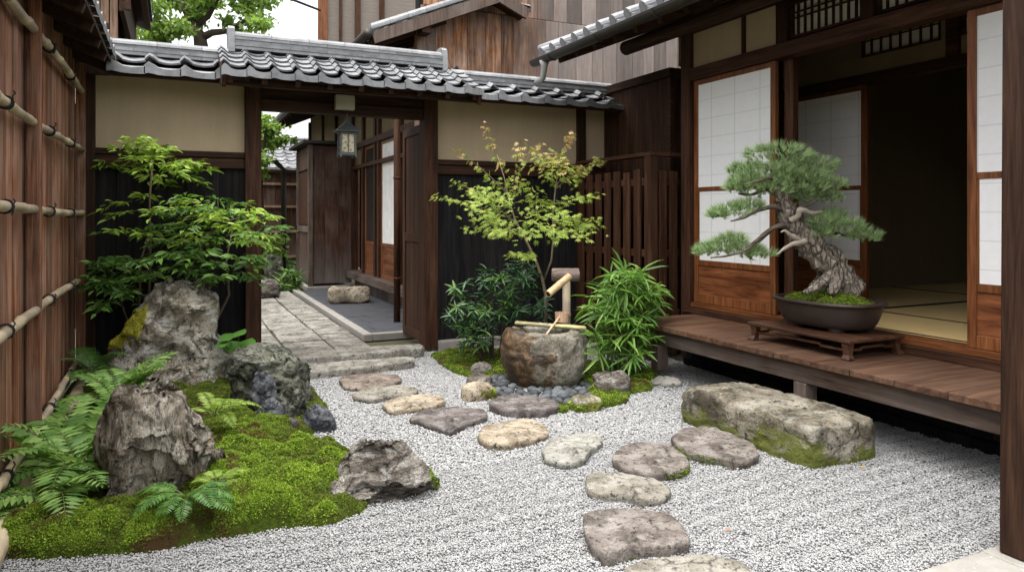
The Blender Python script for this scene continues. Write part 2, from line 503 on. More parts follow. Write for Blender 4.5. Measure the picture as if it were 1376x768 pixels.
# ------------------------------------------------------------------ roofs
def tiles(mb, O, Ud, Vd, ul, vl, rise, ncol, nrow, amp=0.03, step=0.02, apron=0.06):
    """wave tiles, every tile its own island. O = left eave corner, Ud along the eave, Vd horizontally up the slope"""
    O, Ud, Vd = Vector(O), Vector(Ud).normalized(), Vector(Vd).normalized()
    cw, rh = ul / ncol, vl / nrow
    K = 9
    def wave(f): return amp * math.exp(-((f - 0.16) / 0.12) ** 2) - amp * 0.35 * math.sin(math.pi * max(0, min(1, (f - 0.3) / 0.75)))
    rg = random.Random(int(ul * 1000) + ncol)
    for r in range(nrow):
        for c in range(ncol):
            j = rg.uniform(-0.003, 0.003)
            vs, fs = [], []
            v0, v1 = r * rh - 0.012, (r + 1) * rh + 0.01
            for i in range(K):
                f = i / (K - 1) * 1.03
                u = (c + f) * cw
                wv = wave(f) + j
                d = apron if r == 0 else step
                for (vv, zz) in ((v0 + (.012 if r else 0), wv + step - d), (v0, wv + step), (v1, wv - 0.001)):
                    if r == 0 and zz < wv + step - 0.001: zz = step - d + wv * 0.25
                    vs.append(O + Ud * u + Vd * vv + Vector((0, 0, rise * vv / vl + zz)))
            for i in range(K - 1):
                a = i * 3
                fs += [(a, a + 3, a + 4, a + 1), (a + 1, a + 4, a + 5, a + 2)]
            mb.add(vs, fs)
    return mb
def slab(mb, O, Ud, Vd, ul, vl, rise, th, drop=0.03):
    """the boarding under the tiles"""
    O, Ud, Vd = Vector(O), Vector(Ud).normalized(), Vector(Vd).normalized()
    vs = []
    for (u, v) in ((0, 0), (ul, 0), (ul, vl), (0, vl)):
        p = O + Ud * u + Vd * v + Vector((0, 0, rise * v / vl - drop))
        vs += [p, p - Vector((0, 0, th))]
    return mb.add(vs, [(0, 2, 4, 6), (1, 7, 5, 3), (0, 1, 3, 2), (2, 3, 5, 4), (4, 5, 7, 6), (6, 7, 1, 0)])
def ridge(mb, p, q, w=0.19, layers=3, lh=0.028, cap=0.055, seg=0.27):
    p, q = Vector(p), Vector(q)
    d = (q - p).normalized(); L = (q - p).length
    s = d.cross(Vector((0, 0, 1)))
    z = 0
    for k in range(layers):
        ww = w * (1 + 0.10 * (k % 2)) - 0.012 * k
        n = max(1, round(L / seg)); o = (k % 2) * 0.5
        for i in range(n + (1 if o else 0)):
            a, b = max(0, (i - o) * L / n), min(L, (i + 1 - o) * L / n)
            if b - a < 0.02: continue
            mb.bar(p + d * (a + .001) + Vector((0, 0, z + lh / 2)), p + d * (b - .001) + Vector((0, 0, z + lh / 2)), ww, lh * 0.9)
        z += lh
    n = max(1, round(L / seg))
    for i in range(n):
        a, b = i * L / n, (i + 1) * L / n
        vs, fs = [], []
        K = 8
        for k in range(K + 1):
            t = math.pi * k / K
            for e in (a + .0015, b - .0015):
                vs.append(p + d * e + s * (math.cos(t) * (w * 0.48)) + Vector((0, 0, z + math.sin(t) * cap)))
        for k in range(K): fs.append((2 * k, 2 * k + 1, 2 * k + 3, 2 * k + 2))
        fs.append(tuple(2 * k for k in range(K + 1))); fs.append(tuple(2 * k + 1 for k in range(K, -1, -1)))
        mb.add(vs, fs)
    return mb

# ------------------------------------------------------------------ left fence under its eave
FX = -0.66
fence = thing('timber_fence', 'tall reddish brown plank fence with bamboo rails under a dark eave, along the left edge', 'fence', (FX, 3.7, 0))
mb = MB(); rg = random.Random(3)
y = 1.2
while y < 6.08:
    wd = rg.uniform(0.055, 0.115)
    mb.box(FX - 0.03 + rg.uniform(-.004, .004), FX + rg.uniform(-.004, .005), y, min(y + wd - 0.005, 6.1), 0.04, 2.5)
    y += wd
mb.box(FX - .06, FX - .036, 1.2, 6.14, 0, 2.5)
mb.build('board_panel', M['fence'], fence, bevel=0.003)
for yb in (4.13, 2.2, 6.03):
    MB().box(FX + .012, FX + .072, yb - 0.022, yb + 0.022, 0.02, 2.3).build('batten', M['fence'], fence, bevel=0.004)
rails = [(0.17, .020), (0.735, .022), (1.225, .021), (1.66, .020), (2.09, .022)]
for i, (z, r) in enumerate(rails):
    mb = MB(); rg2 = random.Random(i)
    y = 1.2
    pts, rr = [], []
    while y < 6.12:
        L = rg2.uniform(0.34, 0.5)
        for (f, k) in ((0, 1.0), (.02, 1.13), (.035, 1.13), (.05, .98), (L - .02, .98)):
            pts.append((FX + 0.046 + 0.006 * math.sin(y * 2 + i), y + f, z + 0.012 * math.sin(y * 1.3 + i * 2))); rr.append(r * k * (1.06 - 0.02 * y))
        y += L
    pts = [p for p in pts if p[1] < 6.12]
    mb.tube(pts, rr[:len(pts)], 12)
    ra = mb.build('bamboo_rail', M['bam']['Y'], fence, smooth=True)
    for yt in (2.9, 3.45, 4.55, 5.4):
        t = MB()
        for k in range(3):
            a = [(FX + 0.046 + (r + .006) * math.cos(q * math.pi / 6), yt + (k - 1) * 0.009 + 0.012 * math.sin(q * math.pi / 6 + k), z + 0.012 * math.sin(yt * 1.3 + i * 2) + (r + .006) * math.sin(q * math.pi / 6)) for q in range(13)]
            t.tube(a, 0.0042, 5, False)
        t.tube([(FX + .07, yt, z + .015), (FX + .078, yt + .012, z + .03), (FX + .07, yt + .022, z + .04)], .003, 5)
        t.tube([(FX + .07, yt, z + .015), (FX + .076, yt - .010, z - .008), (FX + .07, yt - .014, z - .025)], .003, 5)
        t.build('tie', M['black_rope'], ra)
mb = MB()
mb.tube([(FX + .10 + .012 * math.sin(k), 1.2 + k * .4, .045) for k in range(13)], [0.045 + .004 * math.sin(k * 2.1) for k in range(13)], 12)
mb.build('base_log', M['bam']['Y'], fence, smooth=True)
# eave of the fence
mb = MB()
tiles(mb, (-0.40, 6.05, 2.36), (0, -1, 0), (-1, 0, 0), 5.0, 1.2, 0.45, 22, 6)
mb.build('tile_roof', M['tiledark'], fence)
mb = MB(); slab(mb, (-0.41, 6.04, 2.335), (0, -1, 0), (-1, 0, 0), 4.95, 1.2, 0.45, 0.03)
for k in range(12): mb.bar((-0.42, 1.3 + k * .42, 2.255), (-1.4, 1.3 + k * .42, 2.62), .05, .06)
mb.box(FX - .2, FX - .06, 1.2, 6.02, 2.1, 2.6); mb.box(FX - .2, -.45, 6.09, 6.14, 2.24, 2.62)
mb.build('eave_boards', M['dark']['Y'], fence)

# ------------------------------------------------------------------ garden walls and roofed gate
WY = 6.144
def wall(x0, x1, label, tw, posts, plinth):
    w_ = thing('garden_wall', label, 'wall', ((x0 + x1) / 2, WY, 0))
    MB().box(x0, x1, WY, WY + .1, 1.69, 2.33).build('plaster_panel', M['plaster'], w_)
    mb = MB(); x = x0
    while x < x1 - .01:
        mb.box(x + .002, min(x + .24, x1) - .002, WY + .01, WY + .07, 0.06, 1.585); x += .24
    mb.box(x0, x1, WY + .072, WY + .085, .0, 1.69)
    mb.build('board_panel', M['black'], w_)
    mb = MB()
    mb.box(x0, x1, WY - .035, WY + .03, 1.655, 1.70); mb.box(x0, x1, WY - .02, WY + .025, 1.57, 1.653)
    mb.build('wall_rail', M['dark']['X'], w_, bevel=.003)
    for px in posts: MB().box(px - .045, px + .045, WY - .04, WY + .06, .04, 2.3).build('post', M['dark']['Z'], w_, bevel=.004)
    MB().box(x0, x1, WY - .07, WY + .12, -.02, plinth).build('plinth', M['concrete'], w_, bevel=.01)
    x0 = max(x0, -.44)
    mb = MB(); n = max(1, round((x1 - x0) / tw))
    tiles(mb, (x0, 5.80, 2.255), (1, 0, 0), (0, 1, 0), x1 - x0, .33, .16, n, 2, .040, .018, .055)
    tiles(mb, (x1, 6.52, 2.255), (-1, 0, 0), (0, -1, 0), x1 - x0, .33, .16, n, 2, .040, .018, .055)
    rf = mb.build('tile_roof', M['tile'], w_)
    mb = MB(); ridge(mb, (x0, 6.15, 2.395), (x1, 6.15, 2.395), .2, 3, .026, .05, .3)
    mb.build('ridge', M['tile'], rf)
    mb = MB(); slab(mb, (x0, 5.83, 2.24), (1, 0, 0), (0, 1, 0), x1 - x0, .33, .15, .03, .02); slab(mb, (x1, 6.48, 2.24), (-1, 0, 0), (0, -1, 0), x1 - x0, .33, .15, .03, .02)
    mb.build('eave_boards', M['dark']['X'], w_)
    return w_
wall(-0.64, 0.504, 'plastered garden wall over black boards behind the tall mossy rock, left of the gate', .235, [-.58], .1)
wall(2.116, 3.95, 'plastered garden wall over black boards behind the young maple, right of the gate', .23, [3.62], .075)

gate = thing('roofed_gate', 'open wooden gateway with a wavy grey tiled roof and stone path leading through', 'gate', (1.3, WY, 0))
MB().box(.505, .625, 6.06, 6.2, .02, 2.24).build('post', M['brown']['Z'], gate, bevel=.005)
MB().box(1.985, 2.115, 6.06, 6.2, .02, 2.24).build('post', M['brown']['Z'], gate, bevel=.005)
MB().box(.626, 1.984, 6.075, 6.185, 2.045, 2.135).build('lintel', M['dark']['X'], gate, bevel=.005)
MB().box(.626, 1.984, 6.10, 6.165, 2.14, 2.235).build('upper_beam', M['dark']['X'], gate, bevel=.004)
mb = MB()
mb.box(.3, 2.34, 5.70, 5.75, 2.165, 2.20); mb.box(.32, 2.32, 6.06, 6.2, 2.245, 2.33)
for k in range(9): mb.bar((.36 + k * .24, 5.60, 2.185), (.36 + k * .24, 6.12, 2.43), .04, .045)
slab(mb, (.31, 5.6, 2.245), (1, 0, 0), (0, 1, 0), 2.02, .53, .26, .025, .02)
slab(mb, (2.33, 6.66, 2.245), (-1, 0, 0), (0, -1, 0), 2.02, .53, .26, .025, .02)
for x in (.32, 2.32): mb.bar((x, 5.59, 2.17), (x, 6.13, 2.43), .03, .09); mb.bar((x, 6.67, 2.17), (x, 6.13, 2.43), .03, .09)
mb.build('eave_boards', M['dark']['X'], gate)
mb = MB()
tiles(mb, (.30, 5.57, 2.25), (1, 0, 0), (0, 1, 0), 2.04, .56, .27, 12, 5, .034, .017, .055)
tiles(mb, (2.34, 6.69, 2.25), (-1, 0, 0), (0, -1, 0), 2.04, .56, .27, 12, 5, .034, .017, .055)
rf = mb.build('tile_roof', M['tile'], gate)
mb = MB(); ridge(mb, (.41, 6.13, 2.505), (2.16, 6.13, 2.505), .21, 4, .026, .05, .27)
mb.build('ridge', M['tile'], rf)
for x in (.40, 2.17):
    mb = MB()
    prof = [(-.12, 0), (.12, 0), (.105, .12), (.095, .19), (.06, .215), (0, .225), (-.06, .215), (-.095, .19), (-.105, .12)]
    mb.prism(prof, -.025, .025, lambda a, b, h: (x + h, 6.13 + a, 2.475 + b))
    mb.build('ridge_end_tile', M['tile'], rf, bevel=.006)
# door leaf, open inwards
lf = MB(); d0, d1, dx = 6.2, 6.86, 2.045
for yy in (d0, d1 - .07): lf.box(dx - .02, dx + .02, yy, yy + .07, .05, 2.02)
for zz in (.05, .95, 1.95): lf.box(dx - .018, dx + .018, d0 + .07, d1 - .07, zz, zz + .08)
yy = d0 + .071
while yy < d1 - .09: lf.box(dx - .008, dx + .008, yy, yy + .125, .131, 1.949); yy += .129
lf.build('door_leaf', M['brown']['Z'], gate, bevel=.003)
tag(MB().box(1.20, 1.36, 5.99, 6.06, 2.075, 2.20).build('box_lamp', plain('cream enamel', (0.42, 0.40, 0.30), .5), gate, bevel=.008))

# hanging lantern
LC = atT(466, 170, 6.0)
lan = thing('hanging_lantern', 'small grey metal lantern with pale panes hanging in the gateway', 'lantern', (LC.x, LC.y, 1.70))
mb = MB(); hexa = [(math.cos(math.pi / 4 + k * math.pi / 2), math.sin(math.pi / 4 + k * math.pi / 2)) for k in range(4)]
def ring4(r, z): return [Vector((LC.x + a * r, LC.y + b * r, z)) for a, b in hexa]
def loft4(mb, levels):
    vs = [v for r, z in levels for v in ring4(r, z)]
    fs = [(i * 4 + k, i * 4 + (k + 1) % 4, i * 4 + 4 + (k + 1) % 4, i * 4 + 4 + k) for i in range(len(levels) - 1) for k in range(4)]
    return mb.add(vs, fs + [(3, 2, 1, 0), tuple(len(vs) - 4 + k for k in range(4))])
verd = plain('verdigris metal', (0.11, 0.125, 0.12), .5, 14, .3, .2, .4)
loft4(mb, [(.140, 1.890), (.142, 1.897), (.075, 1.938), (.025, 1.975), (.022, 1.985)])
mb.build('lantern_roof', verd, lan)
mb = MB()
for k in range(4):
    a, b = hexa[k]; a2, b2 = hexa[(k + 1) % 4]
    p = Vector((LC.x + a * .088, LC.y + b * .088, 0)); q = Vector((LC.x + a2 * .088, LC.y + b2 * .088, 0))
    pt = Vector((LC.x + a * .077, LC.y + b * .077, 0))
    mb.bar((p.x, p.y, 1.68), (pt.x, pt.y, 1.895), .013, .013, (1, 0, 0))
    for z in (1.715, 1.88): mb.bar(p * .985 + Vector((LC.x, LC.y, 0)) * .015 + Vector((0, 0, z)), q * .985 + Vector((LC.x, LC.y, 0)) * .015 + Vector((0, 0, z)), .012, .014)
    m_ = (p + q) / 2
    mb.bar((m_.x, m_.y, 1.72), (m_.x, m_.y, 1.88), .006, .006, (1, 0, 0))
loft4(mb, [(.097, 1.70), (.097, 1.712)])
mb.build('lantern_frame', verd, lan)
pm = NT('lantern pane')
pm.fin(pm.mix(pm.ramp(pm.vor(pm.obj, 34), [(.25, 1.), (.5, 0.)]), (.62, .56, .42), (.34, .25, .13)), .5)
mb = MB(); loft4(mb, [(.073, 1.718), (.068, 1.878)])
mb.build('pane', pm.m, lan)
mb = MB()
for k in range(3):
    z = 1.985 + k * .02
    mb.tube([(LC.x + .011 * math.cos(q * math.pi / 4) * (k % 2), LC.y + .011 * math.cos(q * math.pi / 4) * ((k + 1) % 2), z + .014 * math.sin(q * math.pi / 4)) for q in range(9)], .003, 5, False)
mb.tube([(LC.x, LC.y, 2.025), (LC.x, LC.y, 2.05), (LC.x + .02, LC.y + .05, 2.05), (LC.x + .02, 6.08, 2.05)], .004, 5)
mb.build('chain', verd, lan)

# ------------------------------------------------------------------ teahouse on the right
HX = 3.88
tea = thing('teahouse', 'open fronted wooden house with paper sliding doors, tatami room and raised veranda on the right', 'house', (HX, 3.2, 0))
# veranda
mb = MB(); rg = random.Random(8); y = 1.25
while y < 4.64:
    wd = min(rg.uniform(.24, .31), 4.65 - y)
    mb.box(3.16 + rg.uniform(-.003, .003), 3.845, y + .002, y + wd - .002, .367, .402 + rg.uniform(-.0015, .0015)); y += wd
mb.build('veranda_deck', M['deck'], tea, bevel=.004)
MB().box(3.21, 3.29, 1.25, 4.60, .255, .366).build('edge_beam', M['beam'], tea, bevel=.005)
MB().box(3.22, 3.83, 4.52, 4.59, .27, .364).build('end_beam', M['dark']['X'], tea, bevel=.004)
for y in (4.36, 3.0, 1.5):
    MB().box(3.205, 3.295, y - .045, y + .045, .06 if y > 4 else -.01, .253).build('veranda_post', M['greypost'], tea, bevel=.005)
mb = MB()
for k in range(24): mb.box(3.74, 3.76, 1.25 + k * .145, 1.25 + k * .145 + .12, .0, .36)
mb.box(3.70, 3.78, 1.2, 4.65, -.02, .06)
mb.build('underfloor_boards', M['black'], tea)
# sill, lintel, posts
MB().box(3.80, 3.95, 1.25, 4.80, .403, .452).build('sill', M['brown']['Y'], tea, bevel=.004)
MB().box(3.83, 3.98, 1.25, 4.80, .454, .49).build('door_track', M['shoji']['Y'], tea, bevel=.003)
MB().box(3.82, 3.94, 1.25, 4.72, 2.30, 2.40).build('door_lintel', M['brown']['Y'], tea, bevel=.004)
MB().box(3.84, 3.94, 1.25, 4.72, 2.69, 2.79).build('upper_lintel', M['dark']['Y'], tea, bevel=.004)
MB().box(3.82, 3.94, 4.722, 4.832, .02, 3.0).build('corner_post', M['brown']['Z'], tea, bevel=.005)
MB().box(3.83, 3.93, 3.70, 3.80, 2.402, 2.688).build('short_post', M['dark']['Z'], tea, bevel=.004)
MB().box(3.83, 3.93, 3.02, 3.11, 2.402, 2.688).build('short_post', M['dark']['Z'], tea, bevel=.004)
MB().box(3.86, 3.90, 3.802, 4.12, 2.402, 2.688).build('plaster_panel', M['plaster'], tea)
MB().box(3.86, 3.90, 4.15, 4.72, 2.402, 2.688).build('plaster_panel', M['plaster'], tea)
MB().box(3.84, 3.92, 4.121, 4.149, 2.402, 2.688).build('short_post', M['dark']['Z'], tea)
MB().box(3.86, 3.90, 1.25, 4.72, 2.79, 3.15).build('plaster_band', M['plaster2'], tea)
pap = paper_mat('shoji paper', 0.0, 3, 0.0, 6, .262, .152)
def lattice(x, y0, y1, z0, z1, nv, par):
    f = MB(); f.box(x - .02, x + .02, y0, y0 + .02, z0, z1); f.box(x - .02, x + .02, y1 - .02, y1, z0, z1)
    f.box(x - .02, x + .02, y0 + .02, y1 - .02, z0, z0 + .018); f.box(x - .02, x + .02, y0 + .02, y1 - .02, z1 - .018, z1)
    for k in range(1, nv): yy = y0 + (y1 - y0) * k / nv; f.box(x - .012, x + .004, yy - .006, yy + .006, z0 + .018, z1 - .018)
    for zz in (z0 + (z1 - z0) * .55, z0 + (z1 - z0) * .70): f.box(x - .010, x + .002, y0 + .02, y1 - .02, zz - .005, zz + .005)
    o = f.build('transom_lattice', M['dark']['Y'], par)
    MB().box(x + .005, x + .009, y0 + .018, y1 - .018, z0 + .016, z1 - .016).build('paper', plain('transom paper', (.62, .60, .52), .95), o)
lattice(3.88, 3.115, 3.695, 2.42, 2.67, 10, tea)
lattice(3.88, 2.40, 3.015, 2.42, 2.67, 10, tea)
def shoji(x, y0, y1, z0, z1, par, label=None):
    th = .017
    f = MB(); st = .048
    f.box(x - th, x + th, y0, y0 + st, z0, z1); f.box(x - th, x + th, y1 - st, y1, z0, z1)
    zs = [(z0, z0 + .07), (z0 + .30, z0 + .345), (z0 + .90, z0 + .935), (z1 - .04, z1)]
    for a, b in zs: f.box(x - th + .001, x + th - .001, y0 + st, y1 - st, a, b)
    o = f.build('sliding_door', M['shoji']['Z'], par, bevel=.003)
    MB().box(x - .006, x + .006, y0 + st, y1 - st, zs[0][1], zs[1][0]).build('lower_panel', M['panelw'], o)
    for a, b in ((zs[1][1], zs[2][0]), (zs[2][1], zs[3][0])):
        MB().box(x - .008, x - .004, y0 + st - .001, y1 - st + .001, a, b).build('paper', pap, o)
    mb = MB()
    mb.box(x - .010, x + .010, y0 + st, y0 + st + .014, zs[1][1], zs[2][0]); mb.box(x - .010, x + .010, y1 - st - .014, y1 - st, zs[1][1], zs[2][0])
    mb.build('inner_stile', M['shoji']['Z'], o)
    return o
shoji(3.875, 3.83, 4.715, .492, 2.298, tea)
shoji(3.875, 1.56, 2.465, .492, 2.298, tea)
MB().box(3.915, 3.965, 3.72, 3.80, .492, 2.298).build('door_post', M['brown']['Z'], tea)
shoji(4.90, 3.91, 4.75, .50, 2.22, tea)
# room; its lack of light is put into near-black wall, ceiling and screen colours
mb = MB()
mb.box(4.86, 4.94, 1.25, 4.9, 2.222, 2.30); mb.box(4.86, 4.94, 1.25, 4.9, 2.66, 2.72)
mb.box(4.85, 4.95, 3.16, 3.25, 2.30, 3.1); mb.box(4.85, 4.95, 4.76, 4.86, .45, 3.1)
mb.build('inner_beam', M['dark']['Y'], tea, bevel=.003)
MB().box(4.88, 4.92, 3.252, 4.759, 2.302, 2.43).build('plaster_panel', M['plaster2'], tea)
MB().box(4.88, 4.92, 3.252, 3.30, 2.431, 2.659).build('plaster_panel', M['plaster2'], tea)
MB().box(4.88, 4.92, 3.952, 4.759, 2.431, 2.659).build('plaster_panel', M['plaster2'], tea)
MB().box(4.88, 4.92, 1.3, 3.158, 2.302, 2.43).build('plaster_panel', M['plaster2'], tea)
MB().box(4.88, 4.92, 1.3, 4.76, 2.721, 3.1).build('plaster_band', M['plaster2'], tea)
lattice(4.90, 3.302, 3.95, 2.432, 2.658, 8, tea)
lattice(4.90, 2.50, 3.155, 2.432, 2.658, 8, tea)
mb = MB()
mb.box(3.95, 8.1, 4.95, 5.0, .3, 3.1); mb.box(3.95, 8.1, 1.15, 1.2, .3, 3.1)
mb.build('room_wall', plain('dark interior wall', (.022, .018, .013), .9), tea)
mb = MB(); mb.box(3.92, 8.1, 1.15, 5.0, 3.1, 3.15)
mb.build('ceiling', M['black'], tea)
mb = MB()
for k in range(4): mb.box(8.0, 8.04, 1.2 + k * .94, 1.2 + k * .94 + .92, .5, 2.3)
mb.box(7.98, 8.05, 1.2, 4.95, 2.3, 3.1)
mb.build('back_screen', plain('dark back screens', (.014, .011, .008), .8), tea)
tm = NT('tatami straw')
tx = tm.noise(tm.mapv(tm.obj, (160, 5, 5)), 1.5, 3)
tm.fin(tm.mix(tm.noise(tm.obj, 1.4, 4), (.66, .46, .19), (.78, .58, .28)), .75, tm.bump(tx, .4, .003))
hem = plain('black tatami hem', (.012, .012, .013), .8)
def mat_(x0, x1, y0, y1, ax):
    o = MB().box(x0 + .001, x1 - .001, y0 + .001, y1 - .001, .40, .492).build('tatami_mat', tm.m, tea)
    h = MB()
    if ax == 'Y':
        h.box(x0 + .002, x0 + .03, y0 + .002, y1 - .002, .4915, .4945); h.box(x1 - .03, x1 - .002, y0 + .002, y1 - .002, .4915, .4945)
    else:
        h.box(x0 + .002, x1 - .002, y0 + .002, y0 + .03, .4915, .4945); h.box(x0 + .002, x1 - .002, y1 - .03, y1 - .002, .4915, .4945)
    h.build('hem', hem, o)
for (a, b, c, d, ax) in ((3.982, 4.72, 1.2, 2.9, 'Y'), (3.982, 4.72, 2.9, 4.94, 'Y'), (4.72, 6.4, 2.88, 3.76, 'X'), (4.72, 6.4, 3.76, 4.94, 'X'), (4.72, 6.4, 1.2, 2.88, 'X'), (6.4, 8.0, 1.2, 3.1, 'Y'), (6.4, 8.0, 3.1, 4.94, 'Y')):
    mat_(a, b, c, d, ax)
# storage box end and side walls
mb = MB()
for k in range(4): mb.box(3.90, 3.93, 5.082 + k * .268, 5.082 + k * .268 + .264, .3, 2.40)
for k in range(2): mb.box(3.932 + k * .14, 3.932 + k * .14 + .136, 5.08, 5.105, .3, 2.40)
mb.build('storage_box_boards', M['dark']['Z'], tea, bevel=.003)
mb = MB()
mb.box(3.87, 3.93, 5.05, 6.13, 2.402, 2.478); mb.box(3.931, 4.2, 5.05, 5.11, 2.402, 2.478)
mb.box(3.885, 3.925, 5.062, 5.1, .3, 2.4)
mb.build('storage_box_frame', M['dark']['Y'], tea, bevel=.003)
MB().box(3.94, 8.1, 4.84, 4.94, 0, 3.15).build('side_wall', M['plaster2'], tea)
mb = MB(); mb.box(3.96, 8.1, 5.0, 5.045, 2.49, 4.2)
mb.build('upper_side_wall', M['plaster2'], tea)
MB().box(3.93, 4.3, 5.115, 6.1, 0, 2.4).build('storage_box_core', M['black'], tea)
# roof
mb = MB(); RL = 4.85
tiles(mb, (3.02, 5.80, 2.66), (0, -1, 0), (1, 0, 0), RL, 3.4, 1.35, 25, 14, .040, .018, .05)
mb2 = MB(); mb2.tube([(3.0, 5.80, 2.70), (3.3, 5.80, 2.825), (4.4, 5.80, 3.27), (6.4, 5.80, 4.06)], .045, 10)
rf = mb.build('tile_roof', M['tile'], tea)
mb2.build('verge_tile', M['tile'], rf, smooth=True)
mb = MB(); yy = 5.80 - .16 * RL / 25
mb.tube([(2.995, yy, 2.675), (3.03, yy, 2.69), (3.16, yy, 2.745)], [.040, .043, .036], 12)
et = mb.build('eave_end_tile', M['tile'], rf)
for k in range(1, 26):
    e2 = et.copy(); COL.objects.link(e2); e2.parent = rf; e2.location.y -= k * RL / 25
mb = MB(); slab(mb, (3.05, 5.78, 2.64), (0, -1, 0), (1, 0, 0), RL - .03, 3.35, 1.33, .03)
for k in range(20): mb.bar((3.09, 5.6 - k * .29, 2.578), (4.2, 5.6 - k * .29, 3.02), .045, .06)
mb.build('eave_boards', M['dark']['X'], rf)
mb = MB(); mb.tube([(3.60, 5.32, 2.67), (3.60, 1.2, 2.67)], .062, 14)
mb.build('eave_log', M['dark']['Y'], rf, smooth=False)
mb = MB(); K = 8; vs = []
for y in (5.86, 0.95):
    for r in (.052, .047):
        for k in range(K + 1):
            t = math.pi + math.pi * k / K
            vs.append((2.97 + math.cos(t) * r, y, 2.60 + math.sin(t) * r))
fs = []
for k in range(K):
    a = k; fs += [(a, a + 1, a + 19, a + 18), (a + 9, a + 27, a + 28, a + 10)]
mb.add(vs, fs); mb.add([vs[0], vs[18], vs[27], vs[9]], [(0, 1, 2, 3)]); mb.add([vs[8], vs[17], vs[35], vs[26]], [(0, 1, 2, 3)])
mb.add(vs[:9], [tuple(range(9))])
gut = mb.build('gutter', M['metal'], rf)
for k in range(6):
    y = 5.5 - k * .75
    mb = MB(); mb.tube([(3.06, y, 2.62)] + [(2.97 + math.cos(t) * .058, y, 2.60 + math.sin(t) * .058) for t in [0, -.6, -1.2, -1.8, -2.4, -3.0]] , .006, 6)
    mb.build('gutter_hook', M['metal'], gut)
mb = MB(); mb.tube([(2.97, 5.66, 2.57), (2.97, 5.66, 2.52), (2.97, 5.69, 2.42), (2.97, 5.82, 2.40)], [.048, .03, .026, .026], 12)
mb.build('downpipe', M['pipe'], gut, smooth=True)

# sleeve fence beside the house
sf = thing('slatted_screen', 'dark brown board screen with a flat top rail, behind the bamboo palm', 'screen', (3.58, 5.4, 0))
mb = MB(); mb.box(3.535, 3.625, 4.875, 6.09, 1.69, 1.722); mb.box(3.626, 3.86, 4.875, 4.965, 1.69, 1.722)
mb.build('top_rail', M['brown']['Y'], sf, bevel=.004)
MB().box(3.54, 3.62, 4.88, 4.96, .0, 1.689).build('post', M['brown']['Z'], sf, bevel=.004)
mb = MB()
for z in (.35, .85, 1.45):
    mb.box(3.565, 3.595, 4.961, 6.09, z, z + .06); mb.box(3.621, 3.86, 4.905, 4.935, z, z + .06)
mb.build('cross_rail', M['brown']['Y'], sf, bevel=.003)
mb = MB(); rg = random.Random(2)
for k in range(7):
    y = 5.03 + k * .155
    mb.box(3.545, 3.564, y, y + .095, .03, 1.575 + rg.uniform(-.01, .015))
    mb.box(3.596, 3.614, y + .085, y + .165, .03, 1.575 + rg.uniform(-.01, .01))
for k in range(2):
    x = 3.64 + k * .11
    mb.box(x, x + .075, 4.886, 4.904, .03, 1.57); mb.box(x + .06, x + .12, 4.936, 4.952, .03, 1.56)
mb.build('boards', M['brown']['Z'], sf, bevel=.003)

# near post and kerb of the viewer's side
fp = thing('timber_post', 'thick dark brown post standing close at the right edge of the view', 'post', (2.62, 1.50, 0))
pp = [atY(1349.5, 500, 1.56)]
x0 = 2.635
MB().add([(x0 + (-.018 if z < 1 else .01), y, z) for z in (.02, 3.0) for y in (1.42, 1.56)] + [(x0 + .16, y, z) for z in (.02, 3.0) for y in (1.42, 1.56)],
         [(0, 1, 3, 2), (4, 6, 7, 5), (0, 4, 5, 1), (2, 3, 7, 6), (1, 5, 7, 3), (0, 2, 6, 4)]).build('post_shaft', M['dark']['Z'], fp, bevel=.006)
MB().box(2.58, 2.85, 1.38, 1.60, -.02, .018).build('base_stone', M['concrete'], fp, bevel=.01)
tag(MB().box(1.5, 4.2, 1.42, 1.605, -.02, .012).build('kerb', M['concrete'], bevel=.01), kind='structure')

# ------------------------------------------------------------------ beyond the gate
pv = stone('paving stone', (.13, .122, .105), (.24, .225, .195), (.33, .31, .27), 5, None, 0, (.10, .12, .03), None, bump=.25, moss_th=.72)
mb = MB(); rg = random.Random(11)
cols = [.55, .88, 1.27, 1.60]
for i in range(3):
    y = 6.26 + rg.uniform(0, .2)
    while y < 11.6:
        L = rg.uniform(.28, .62)
        mb.box(cols[i] + rg.uniform(.004, .016), cols[i + 1] - rg.uniform(.004, .016), y, min(y + L, 11.6) - rg.uniform(.012, .026), -.03, .025 + rg.uniform(-.004, .004)); y += L
tag(mb.build('stone_path', pv, bevel=.006), kind='structure')
sheet('path_joints', .5, 1.62, 6.05, 11.8, -.004, plain('joint soil', (.045, .055, .02), 1.0))
sl = plain('slate paving', (.055, .058, .066), .55, 7, .35, .2)
mb = MB(); rg = random.Random(5); y = 6.98; r = 0
while y < 11.5:
    x = 1.74 - rg.uniform(0, .2)
    while x < 2.6:
        mb.box(max(x, 1.74), min(x + .30, 2.62) - .006, y, y + .21, -.02, .03 + rg.uniform(-.002, .002)); x += .30
    y += .217; r += 1
tag(mb.build('slate_path', sl, bevel=.003), kind='structure')
tag(MB().box(1.645, 1.735, 6.88, 11.6, -.02, .05).box(1.736, 2.62, 6.88, 6.965, -.02, .05).build('path_kerb', M['concrete'], bevel=.008), kind='structure')

